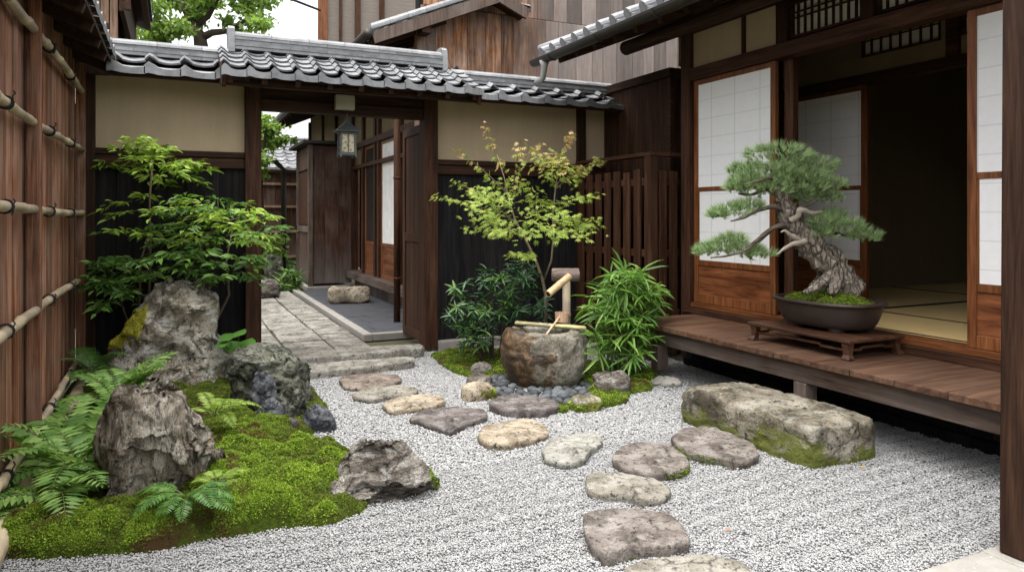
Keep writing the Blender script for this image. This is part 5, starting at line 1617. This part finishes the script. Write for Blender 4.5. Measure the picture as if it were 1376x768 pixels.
def whorls(lv, rg, blobs, t, dt, n_leaf, ln, wd, up=.25, droop=(-.5, .4)):
    cents = []
    for (cx, cy, rx, ry, n) in blobs:
        for _ in range(n):
            a = rg.uniform(0, 2 * math.pi); r = rg.random() ** .45
            tt = t + dt * rg.uniform(-1, 1)
            p = atT(cx + rx * r * math.cos(a), cy + ry * r * math.sin(a), tt)
            cents.append(p)
            ph = rg.uniform(0, 6.28)
            ax = (UP + rv(rg, .3) - FW * .25).normalized()
            u = ax.cross(Vector((.3, 1, .2))).normalized(); v = ax.cross(u)
            k0 = rg.randint(*n_leaf)
            for k in range(k0):
                th = ph + 2 * math.pi * k / k0 + rg.uniform(-.25, .25)
                d = (u * math.cos(th) + v * math.sin(th)) + ax * rg.uniform(*droop)
                L = rg.uniform(*ln)
                lv.add(p + ax * rg.uniform(-.02, .02), d.normalized(), (ax + rv(rg, .15)).normalized(), L, L * rg.uniform(*wd))
    return cents
def dark_shrub():
    rg = random.Random(14); t0 = 5.75
    b = atT(665, 289 + 1.2 * FPX / t0, t0)
    tr = thing('evergreen_shrub', 'dark glossy evergreen shrub between the gate post and the basin', 'shrub', (b.x, b.y, 0))
    bl = [(650, 400, 42, 30, 34), (705, 400, 32, 32, 26), (622, 428, 22, 22, 14), (675, 372, 30, 16, 14), (660, 440, 34, 24, 22), (705, 365, 26, 10, 8), (640, 462, 20, 16, 8), (715, 435, 24, 24, 14)]
    lv = Leaves(); hi = Leaves()
    c = whorls(lv, rg, bl, t0, .26, (6, 9), (.055, .105), (.20, .28), .3, (-.35, .45))
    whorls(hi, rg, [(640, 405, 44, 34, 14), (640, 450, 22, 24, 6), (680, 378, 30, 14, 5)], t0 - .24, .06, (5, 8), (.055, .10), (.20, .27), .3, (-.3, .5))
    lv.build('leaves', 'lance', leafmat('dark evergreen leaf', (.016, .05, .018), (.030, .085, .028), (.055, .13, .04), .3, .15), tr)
    hi.build('light_leaves', 'lance', leafmat('lit evergreen leaf', (.05, .12, .03), (.09, .19, .045), (.17, .26, .07), .3, .25), tr)  # front leaves in a paler copy of the leaf colour, light painted in
    for p in c[::5]:
        MB().tube(bez(Vector((b.x + (p.x - b.x) * .3, b.y + (p.y - b.y) * .3, 0)), p, .0, 4), [.006, .005, .004, .003, .002], 5).build('stem', M['twigdark'], tr)
dark_shrub()
def palm():
    rg = random.Random(23); t0 = 5.25
    b = atT(838, 289 + 1.2 * FPX / t0, t0)
    tr = thing('bamboo_palm', 'bright green leafy palm clump with narrow radiating leaves beside the veranda', 'plant', (b.x, b.y, 0))
    lv = Leaves()
    c = whorls(lv, rg, [(838, 405, 44, 42, 40), (842, 375, 34, 16, 14), (815, 425, 26, 40, 14), (858, 450, 22, 36, 14), (835, 465, 34, 26, 14)], t0, .24, (7, 10), (.13, .215), (.10, .135), .3, (-.55, .35))
    lv.build('leaves', 'blade', leafmat('palm leaf', (.06, .16, .02), (.14, .29, .04), (.30, .46, .11), .36, .3), tr)
    for p in c[::3]:
        MB().tube(bez(Vector((b.x + (p.x - b.x) * .45, b.y + (p.y - b.y) * .45, 0)), p, .0, 4), .0045, 6).build('stem', M['stemgreen'], tr)
palm()

# ferns
def fern(name, label, crown, n, L, seed, mat, spread=(0, 6.28), el=(.5, 1.1), bip=True, w_=.30):
    rg = random.Random(seed)
    tr = thing(name, label, 'fern', tuple(crown), 'ferns in the moss bed')
    for i in range(n):
        lv = Leaves(); tw = MB()
        a = spread[0] + (spread[1] - spread[0]) * (i + rg.uniform(.1, .9)) / n
        h = RT * math.cos(a) + FW * math.sin(a)
        e = rg.uniform(*el); ln = L * rg.uniform(.75, 1.1)
        pts = []; p = Vector(crown) + h * .015; d = (h * math.cos(e) + UP * math.sin(e)).normalized()
        N = 19
        for k in range(N + 1):
            pts.append(p.copy()); p = p + d * (ln / N); d = (d + Vector((0, 0, -1)) * (.07 + .045 * k / N) * (1.0 if e > .3 else .5)).normalized()
        tw.tube(pts[::2][:10], [.0026 - .0017 * k / 10 for k in range(11)], 4, False)
        for k in range(3, N + 1):
            f = (k - 3) / (N - 3)
            pl = ln * w_ * (math.sin(math.pi * min(1, .22 + .78 * f) ** .9) ** .8) + .006
            ax = (pts[k] - pts[k - 1]).normalized(); sd = ax.cross(UP).normalized(); nn = sd.cross(ax).normalized()
            for s_ in (-1, 1):
                dd = (sd * s_ + ax * .45 + UP * -.12 + rv(rg, .05)).normalized()
                if bip and pl > .03:
                    m = max(4, int(pl / .0095))
                    for j in range(m):
                        g = (j + .5) / m; o = pts[k] + dd * pl * g; ll = .0135 * (1 - g * .6)
                        for s2 in (-1, 1):
                            d2 = (dd.cross(nn) * s2 + dd * .7).normalized()
                            lv.add(o, d2, (nn + rv(rg, .15)).normalized(), ll, ll * .6)
                    lv.add(pts[k], dd, nn, pl, .004)
                else: lv.add(pts[k], dd, (nn + rv(rg, .12)).normalized(), pl, max(.006, pl * .30))
        o = lv.build('frond', 'dia', mat, tr)
        tw.build('frond_stalk', M['stemgreen'], o)
fm1 = leafmat('fern leaf', (.09, .20, .04), (.20, .36, .075), (.36, .54, .15), .5, .35)
fm2 = leafmat('bright fern leaf', (.16, .27, .03), (.26, .38, .05), (.36, .46, .09), .5, .4)
fm3 = leafmat('dark fern leaf', (.04, .12, .02), (.075, .19, .03), (.14, .28, .05), .4, .25)
def cr(px, py, t): return atT(px, py, t)
fern('fern', 'largest feathery fern by the bamboo rails, left of the furrowed rock', atZ(108, 640, .06), 15, .46, 1, fm1, (-2.8, 3.4), (.55, 1.25), False, .24)
fern('fern', 'feathery fern rising behind the furrowed rock at the foot of the standing rock', cr(160, 545, 4.1), 11, .42, 2, fm1, (-.8, 3.6), (.6, 1.25), False, .24)
fern('fern', 'drooping fern close to the fence, left of the largest fern', atZ(70, 625, .06), 10, .42, 3, fm1, (-2.6, 2.0), (.5, 1.2), False, .24)
fern('fern', 'fern with fronds hanging over the dark gap below the furrowed rock on the left', cr(118, 650, 3.15), 8, .28, 4, fm1, (-3.0, .2), (.2, .8), False, .24)
fern('fern', 'dark shiny fern in the moss in front of the furrowed rock', cr(252, 664, 2.74), 10, .21, 5, fm3, (-3.3, .6), (.25, .8), False, .22)
fern('fern', 'small yellow green fern between the furrowed rock and the dark rock', cr(288, 556, 3.55), 10, .22, 6, fm2, (-1.2, 3.0), (.5, 1.1), False, .2)
fern('fern', 'pale budding fern low in the moss right of the dark shiny fern', cr(292, 648, 2.86), 7, .12, 7, fm2, (-.5, 3.5), (.2, .8), False, .3)
fern('fern', 'dark fern in the shade between the fence and the standing rock', cr(125, 500, 4.7), 8, .30, 8, fm3, (-2.5, 3.0), (.5, 1.1))

fern('fern', 'bright feathery fern arching over the base log towards the viewer', atZ(78, 672, .06), 11, .36, 9, fm1, (-3.0, 2.2), (.45, 1.2), False, .24)
fern('fern', 'upright feathery fern between the largest fern and the furrowed rock', atZ(128, 615, .06), 11, .46, 10, fm1, (-.2, 3.4), (.75, 1.35), False, .24)

def butterbur():
    rg = random.Random(3); b = atT(318, 478, 5.0)
    tr = thing('broadleaf_plant', 'low plant with round bright leaves between the standing rock and the gate post', 'plant', (b.x, b.y, b.z))
    for i, (px, py, L) in enumerate(((305, 452, .10), (322, 447, .09), (330, 462, .13), (312, 465, .12), (342, 468, .10), (298, 462, .09))):
        p = atT(px, py, 4.95 + rg.uniform(-.12, .1)); lv = Leaves()
        d = (p - b); d.z = -.1; d = (d.normalized() - FW * .6).normalized()
        lv.add(p - d * L * .4, d, (UP * .8 - FW * .5 + rv(rg, .15)).normalized(), L, L)
        o = lv.build('leaf', 'round', leafmat('round leaf %d' % i, (.06, .17, .03), (.10, .24, .04), (.14, .30, .06), .4, .3), tr)
        MB().tube([b, b.lerp(p, .5) + UP * .01, p - d * L * .1], .003, 5, False).build('leaf_stalk', M['stemgreen'], o)
butterbur()

# ------------------------------------------------------------------ bonsai on its stand
SZ = .404
st = thing('display_stand', 'low reddish wooden table stand with short curved legs on the veranda, under the bonsai', 'stand', (3.60, 3.17, SZ))
X0, X1, Y0, Y1 = 3.335, 3.79, 2.775, 3.55
MB().box(X0, X1, Y0, Y1, .494, .516).build('stand_top', M['stand'], st, bevel=.006)
for x in (X0 + .035, X1 - .035):
    for y in (Y0 + .04, Y1 - .04):
        sx, sy = (-1 if x < 3.5 else 1), (-1 if y < 3.2 else 1)
        mb = MB(); vs = []
        for z, o_, r in ((SZ, .012, .027), (.412, .012, .025), (.43, .004, .018), (.46, .0, .02), (.493, .0, .025)):
            vs += [(x + sx * o_ + a * r, y + sy * o_ + b * r, z) for a, b in ((-1, -1), (1, -1), (1, 1), (-1, 1))]
        mb.add(vs, [(i * 4 + k, i * 4 + (k + 1) % 4, i * 4 + 4 + (k + 1) % 4, i * 4 + 4 + k) for i in range(4) for k in range(4)] + [(3, 2, 1, 0), (16, 17, 18, 19)])
        mb.build('leg', M['stand'], st, bevel=.003)
def stretcher(p, q):
    p, q = Vector(p), Vector(q); mb = MB(); pts = []
    n = 20
    for k in range(n):
        f = k / n; g = (k + 1) / n
        fz = lambda f: .452 + .010 * (1 if .22 < f < .78 else 0)
        mb.bar(p.lerp(q, f) + UP * fz(f), p.lerp(q, g + .002) + UP * fz(g if .22 < f < .78 else f), .014, .014)
    mb.build('stretcher', M['stand'], st)
stretcher((X0 + .035, Y0 + .06, 0), (X0 + .035, Y1 - .06, 0)); stretcher((X1 - .035, Y0 + .06, 0), (X1 - .035, Y1 - .06, 0))
stretcher((X0 + .055, Y0 + .04, 0), (X1 - .055, Y0 + .04, 0)); stretcher((X0 + .055, Y1 - .04, 0), (X1 - .055, Y1 - .04, 0))

PC = Vector((3.585, 3.185, .517)) + RT * .035 - FW * .01
bz = thing('bonsai', 'old leaning pine bonsai in a dark oval pot, spreading over the veranda', 'bonsai tree', tuple(PC))
def oval(mb, prof, A, B, n=72, lobes=.02):
    vs = []
    for sc, z in prof:
        for k in range(n):
            a = 2 * math.pi * k / n
            e = 1 - lobes * (abs(math.cos(2 * a)) ** 6) + .0
            x = math.copysign(abs(math.cos(a)) ** .82, math.cos(a)) * (B + sc) * e; y = math.copysign(abs(math.sin(a)) ** .82, math.sin(a)) * (A + sc) * e
            vs.append((PC.x + x, PC.y + y, PC.z + z))
    m = len(prof)
    return mb.add(vs, [(i * n + k, i * n + (k + 1) % n, (i + 1) * n + (k + 1) % n, (i + 1) * n + k) for i in range(m - 1) for k in range(n)])
potm = NT('dark stoneware'); pn = potm.noise(potm.obj, 5, 6, .6)
potm.fin(potm.mix(pn, (.015, .011, .0095), (.052, .036, .029)), potm.math('ADD', potm.math('MULTIPLY', pn, .3), .28), potm.bump(potm.noise(potm.obj, 50, 3), .12, .003), .45)
mb = MB()
oval(mb, [(-.07, .018), (-.052, .022), (-.034, .045), (-.019, .08), (-.008, .115), (-.003, .138), (.0, .15), (.014, .154), (.021, .161), (.021, .17), (.014, .175), (-.005, .175), (-.010, .168), (-.014, .145), (-.08, .14)], .325, .226)
mb.build('pot', potm.m, bz, smooth=True)
for sy in (-1, 1):
    for sx in (-1, 1):
        mb = MB(); c = (PC.x + sx * .10, PC.y + sy * .15)
        mb.tube([(c[0], c[1], PC.z + .0), (c[0], c[1], PC.z + .012), (c[0], c[1], PC.z + .03)], [.045, .05, .055], 14); mb.build('pot_foot', potm.m, bz, smooth=False)
# soil mound with moss
n = 48; vs = []; R_ = 12
for i in range(R_ + 1):
    for k in range(n):
        a = 2 * math.pi * k / n; f = i / R_
        x = .205 * f * math.cos(a); y = .295 * f * math.sin(a)
        z = .158 + .065 * (1 - f * f) + .012 * mn.noise(Vector((x * 14, y * 14, 2))) + .008 * mn.noise(Vector((x * 35, y * 35, 5)))
        vs.append((PC.x + x, PC.y + y, PC.z + z))
mb = MB(); mb.add(vs, [(i * n + k, i * n + (k + 1) % n, (i + 1) * n + (k + 1) % n, (i + 1) * n + k) for i in range(R_) for k in range(n)])
msoil = mb.build('moss_top', plain('mossy soil', (.07, .085, .015), .95, 14, .5, .6), bz, smooth=True)
moss_patch(msoil, lambda c, nn: True, 'moss_tufts', 5000, 5, .009)
bk = NT('pine bark')
bv = bk.vor(bk.mapv(bk.obj, (1, 1, .4)), 30, 'DISTANCE_TO_EDGE')
bn1 = bk.noise(bk.obj, 26, 7, .7)
bcol = bk.ramp(bn1, [(.3, (.06, .045, .034)), (.5, (.20, .168, .138)), (.7, (.42, .385, .33))])
bcol = bk.mix(bk.math('MULTIPLY', bk.ramp(bv, [(.0, .9), (.10, 0.)]), bk.ramp(bk.noise(bk.obj, 13, 4), [(.42, 0.), (.56, 1.)])), bcol, (.035, .024, .018))
bk.fin(bcol, .9, bk.bump(bk.math('ADD', bk.ramp(bv, [(0., 0.), (.2, 1.)]), bk.math('MULTIPLY', bn1, .5)), 1.0, .012), .15)
tB = 4.40
def lumpy(mb, pts, rad, n, seed, amp=.12, sub=5):
    P = [Vector(p) for p in pts]; Q, R2 = [], []
    for i in range(len(P) - 1):
        p0, p1, p2, p3 = P[max(i - 1, 0)], P[i], P[i + 1], P[min(i + 2, len(P) - 1)]
        for k in range(sub):
            f = k / sub
            Q.append(.5 * ((2 * p1) + (p2 - p0) * f + (2 * p0 - 5 * p1 + 4 * p2 - p3) * f * f + (3 * p1 - p0 - 3 * p2 + p3) * f ** 3)); R2.append(rad[i] * (1 - f) + rad[i + 1] * f)
    Q.append(P[-1]); R2.append(rad[-1])
    i0 = len(mb.v); mb.tube(Q, R2, n)
    for i in range(i0, len(mb.v)):
        v = Vector(mb.v[i]); k = (i - i0) // n
        k = min(k, len(Q) - 1); d = v - Q[k]
        nz = mn.noise(v * 22 + Vector((seed, 0, 0))) + .6 * mn.noise(v * 55 + Vector((0, seed, 0)))
        mb.v[i] = tuple(Q[k] + d * (1 + amp * 2.2 * nz))
    return mb
k_ = tB / FPX
mb = MB()
lumpy(mb, pxpath([(1136, 394), (1130, 382), (1119, 362), (1107, 345), (1091, 330), (1077, 316), (1066, 302), (1058, 288), (1052, 272), (1050, 255), (1047, 236), (1045, 222)], tB), [r * k_ for r in (29, 25, 20.5, 18.5, 17.5, 16.5, 14.5, 13, 11, 8.5, 5.5, 3)], 26, 3, .15)
for pts, rr in (([(1120, 368, -.06), (1104, 380, -.10), (1092, 388, -.14), (1080, 393, -.15)], (9, 7, 5, 2.5)), ([(1126, 374, -.09), (1120, 388, -.14), (1117, 396, -.16)], (9, 7, 4)), ([(1140, 372, -.03), (1150, 386, -.06), (1157, 393, -.06)], (9, 7, 4)), ([(1112, 366, .04), (1098, 380, .06), (1088, 386, .08)], (8, 6, 3)), ([(1132, 372, .08), (1142, 384, .14), (1148, 390, .16)], (9, 7, 4))):
    lumpy(mb, pxpath(pts, tB), [r * k_ for r in rr], 12, 5, .12, 3)
mb.build('trunk', bk.m, bz, smooth=True)
mb = MB()
brs = [([(1062, 300), (1048, 303, -.02), (1035, 308, -.05), (1018, 322, -.08), (1000, 337, -.1), (975, 344, -.1), (955, 346, -.12)], (8, 7.5, 6.5, 5.5, 4, 3, 2)),
       ([(1050, 298, .0), (1030, 315, .04), (1012, 332, .08), (1003, 343, .1)], (6, 5, 4, 2)),
       ([(1058, 286), (1040, 278, -.06), (1018, 283, -.1), (1000, 292, -.12), (982, 297, -.14)], (8, 7, 5.5, 4, 2)),
       ([(1050, 262), (1030, 255, .02), (1008, 262, .04), (992, 260, .05)], (7, 5.5, 4, 2)), ([(1048, 250), (1035, 240, -.08), (1015, 244, -.12), (1000, 248, -.12)], (6, 4.5, 3.5, 2)),
       ([(1066, 304), (1078, 292, -.06), (1070, 282, -.09), (1084, 276, -.1), (1098, 268, -.1)], (8, 8, 6.5, 5, 3)), ([(1050, 255), (1070, 245, .06), (1095, 246, .1), (1115, 258, .12)], (7, 5.5, 4, 2)),
       ([(1072, 308), (1090, 300, .05), (1105, 306, .08), (1125, 314, .06), (1150, 318, .04), (1172, 322, .02)], (9, 7, 6, 5, 3.5, 2)), ([(1048, 240), (1060, 228, -.06), (1078, 222, -.1)], (5, 4, 2)), ([(1046, 232), (1030, 222, .04), (1015, 222, .06)], (5, 3.5, 2))]
for pts, rr in brs: lumpy(mb, pxpath(pts, tB), [r * k_ * .45 for r in rr], 12, 8, .16, 4)
mb.build('branches', wood('pine branch bark', (.03, .022, .017), (.085, .065, .05), (.19, .16, .13), 'X', .9, .1, 8), bz, smooth=True)
dw = plain('bleached deadwood', (.30, .26, .21), .8, 22, .3, .5)
mb = MB(); lumpy(mb, pxpath([(1082, 324, -.08), (1066, 328, -.12), (1054, 334, -.14), (1044, 342, -.15)], tB), [r * k_ * .62 for r in (7, 5, 3.5, 1.5)], 10, 2, .16, 4)
lumpy(mb, pxpath([(1074, 322, -.08), (1062, 316, -.11), (1055, 310, -.12), (1049, 312, -.12)], tB), [r * k_ * .62 for r in (6, 4.5, 3, 1.5)], 10, 2, .16, 4)
lumpy(mb, pxpath([(1062, 296, -.06), (1072, 290, -.09), (1074, 283, -.1), (1082, 282, -.1), (1090, 286, -.09), (1106, 284, -.06)], tB), [r * k_ * .66 for r in (6, 6, 6, 5.5, 4, 2)], 10, 6, .16, 4)
mb.build('deadwood', dw, bz, smooth=True)
ndl = NT('pine needle')
nc_ = ndl.ramp(ndl.rnd, [(0, (.075, .15, .05)), (.5, (.23, .36, .14)), (1, (.52, .62, .32))])
ndl.fin(nc_, .45, None, .3)
def pads():
    rg = random.Random(31)
    pd = [(1045, 214, 44, 15, .17), (1040, 238, 46, 14, .15), (1075, 245, 40, 14, .16), (1010, 236, 30, 13, .13), (1088, 232, 38, 17, .15), (1112, 256, 26, 14, .12), (1028, 258, 40, 14, .16), (1068, 256, 44, 16, .17), (1100, 270, 34, 9, .10), (998, 256, 22, 9, .10),
          (985, 288, 26, 10, .10), (965, 292, 12, 6, .06), (1005, 280, 18, 8, .09), (1008, 249, 26, 10, .10),
          (972, 336, 30, 11, .11), (1000, 342, 24, 10, .11), (950, 341, 14, 7, .07), (1022, 345, 16, 7, .08), (985, 326, 16, 7, .08),
          (1108, 305, 26, 11, .12), (1135, 312, 30, 12, .12), (1160, 321, 20, 8, .09), (1100, 318, 22, 9, .10), (1118, 294, 18, 8, .09), (1062, 302, 9, 8, .05)]
    for (cx, cy, rx, ry, dep) in pd:
        lv = Leaves()
        c = atT(cx, cy, tB + rg.uniform(-.03, .03)); ax = rx * k_; az = ry * k_
        ry *= 1.2; az = ry * k_; n = int(40 + 2600 * ax * dep * 1.35)
        for _ in range(n):
            a = rg.uniform(0, 6.28); r = math.sqrt(rg.random()) ; hz = math.sqrt(max(0, 1 - r * r))
            top = rg.random() < .72
            q = RT * (ax * r * math.cos(a)) + FW * (dep * r * math.sin(a)) + UP * (az * hz * (rg.uniform(.55, 1.0) if top else rg.uniform(-.5, .3)))
            p = c + q
            out = (q.normalized() * .75 + UP * .75 + rv(rg, .3)).normalized()
            u = out.cross(Vector((.2, .5, .8))).normalized(); v = out.cross(u)
            for k in range(20):
                th = rg.uniform(0, 6.28); sp_ = rg.uniform(.1, .62)
                d = out + (u * math.cos(th) + v * math.sin(th)) * sp_
                lv.add(p, d.normalized(), rv(rg).normalized(), rg.uniform(.038, .066), .0027)
        lv.build('foliage_pad', 'needle', ndl.m, bz)
pads()

# ------------------------------------------------------------------ trees and plants beyond
tleaf = leafmat('garden tree leaf', (.16, .28, .06), (.27, .42, .09), (.40, .55, .17), .5, .5)
t1 = 14.0
q = lambda x, y: atT(x, y, t1)
def crown2(name, label, t, blobs, limbs, seed, mat, per, size, dt, group=None):
    rg = random.Random(seed); b = limbs[0][0][0]
    tr = thing(name, label, 'tree', (b.x, b.y, 0), group)
    mb = MB()
    for pts, rr in limbs: mb.tube(pts, rr, 8)
    mb.build('trunk', M['twigdark'], tr, smooth=True)
    lv = Leaves(); m_ = t / FPX
    for (cx, cy, rx, ry) in blobs:
        c = atT(cx, cy, t + rg.uniform(-dt, dt)); n = int(per * rx * ry * .55)
        subs = [(c + RT * rg.gauss(0, rx * m_ * .5) + UP * rg.gauss(0, ry * m_ * .5) + FW * rg.gauss(0, rx * m_ * .5)) for _ in range(max(4, int(rx * ry / 60)))]
        w2 = m_ * min(rx, ry) * .34
        for _ in range(n):
            s_ = rg.choice(subs)
            p = s_ + RT * rg.gauss(0, w2 * 1.3) + FW * rg.gauss(0, w2 * 1.3) + UP * rg.gauss(0, w2 * .55)
            L = rg.uniform(*size)
            lv.add(p, (rv(rg) + Vector((0, 0, -.3))).normalized(), (UP + rv(rg, .6)).normalized(), L, L * .6)
    lv.build('crown', 'dia', mat, tr)
crown2('garden_tree', 'broad light green tree with dark branches above the garden wall roof', t1,
      [(185, 20, 26, 22), (200, -12, 34, 18), (225, 32, 32, 18), (240, 5, 36, 16), (285, -8, 46, 20), (262, 30, 20, 12), (325, 4, 38, 18), (345, 28, 22, 12), (310, 36, 26, 10), (180, 48, 18, 9), (225, 52, 26, 8), (340, 50, 20, 7), (250, -40, 70, 22), (330, -36, 50, 20)],
      [([Vector((q(270, 60).x, q(270, 60).y, 0)), q(270, 60), q(268, 48), q(258, 30), q(248, 12), q(238, -12)], [.2, .13, .115, .09, .06, .03]),
       ([q(269, 52), q(285, 44), q(305, 42), q(322, 34), q(335, 20)], [.09, .07, .055, .04, .02]), ([q(262, 36), q(280, 22), q(290, 4), q(300, -20)], [.07, .055, .04, .02]), ([q(266, 44), q(240, 40), q(215, 30), q(195, 20)], [.06, .045, .03, .02])],
      3, tleaf, 1.5, (.09, .17), .8)
t2 = 12.6
q2 = lambda x, y: atT(x, y, t2)
crown2('small_tree', 'light green small tree seen through the gate in front of the far fence', t2,
      [(362, 165, 20, 16), (350, 190, 20, 16), (378, 186, 14, 10), (354, 214, 18, 10), (352, 236, 16, 8), (338, 175, 16, 20), (330, 215, 20, 20), (366, 330, 14, 14)],
      [([Vector((q2(352, 300).x, q2(352, 300).y, 0)), q2(352, 300), q2(350, 250), q2(354, 200), q2(360, 165)], [.06, .05, .04, .03, .015])], 6, tleaf, 3.0, (.06, .12), .3)
# plants, moss and stones along the path
moss_field('moss', 'moss bank beside the paved path beyond the gate', np.array([(.9, 11.62), (1.62, 11.62), (1.90, 12.3), (1.9, 14.5), (.2, 14.5), (.2, 11.7)]), .05, .3, .035, 0, 9, .16, None, 9000)
rock_box('path_stone', 'grey rounded stone on the moss bank beyond the gate, nearest the paving', 'stone', (*atZ(356, 402, 0)[:2], 0), (.42, .35, .34), .3, M['rockD'], 61, 2.6, .02, 5, .008, 5, .002, 50, 6)
rock_box('path_stone', 'upright dark grey stone against the far fence beyond the gate', 'stone', (*atZ(368, 386, 0)[:2], 0), (.3, .3, .62), .1, M['rockC'], 62, 2.6, .02, 5, .008, 5, .002, 50, 6)
rock_box('step_stone', 'pale brown block of stone standing on the slate strip before the inner house', 'stone', (*atZ(469, 406, 0.03)[:2], .03), (.56, .36, .25), -.2, mC, 63, 4.5, .015, 6, .006, 5, .002, 60, 6, (.86, .97), None, .02)
rg = random.Random(40)
for (px, py, n, lab) in ((388, 392, 26, 'low dark green leafy plant on the moss bank nearest the stone path'), (352, 378, 24, 'low leafy plant behind the grey rounded stone beyond the gate'), (378, 372, 20, 'low leafy plant by the shed downpipe beyond the gate')):
    b = atZ(px, py, 0); tr = thing('leafy_plant', lab, 'plant', (b.x, b.y, 0)); lv = Leaves()
    tt = b.dot(FW); c = whorls(lv, rg, [(px, py - 16, 14, 12, n)], tt, .15, (6, 9), (.10, .2), (.16, .24))
    lv.build('leaves', 'lance', leafmat('path plant leaf', (.05, .12, .02), (.10, .2, .035), (.18, .3, .06), .4, .3), tr)
    MB().tube([(b.x, b.y, 0), (b.x + .01, b.y, .12), (b.x, b.y, .22)], .008, 6).build('stem', M['stemgreen'], tr)
# fallen leaves
for (px, py, c, lb) in ((1157, 629, (.36, .26, .03), 'yellow fallen leaf on the gravel in front of the long boulder'), (981, 712, (.26, .15, .10), 'dull pink fallen leaf on the gravel right of the large stepping stone')):
    p = atZ(px, py, .012); lv = Leaves()
    a = rg.uniform(0, 6.28)
    lv.add(p + UP * .006, Vector((math.cos(a), math.sin(a), .1)), (UP + Vector((.2, -.3, 0))).normalized(), .028, .016)
    o = lv.build('fallen_leaf', 'lance', plain('fallen leaf %d' % px, c, .7), None)
    tag(o, lb, 'leaf', 'fallen leaves')
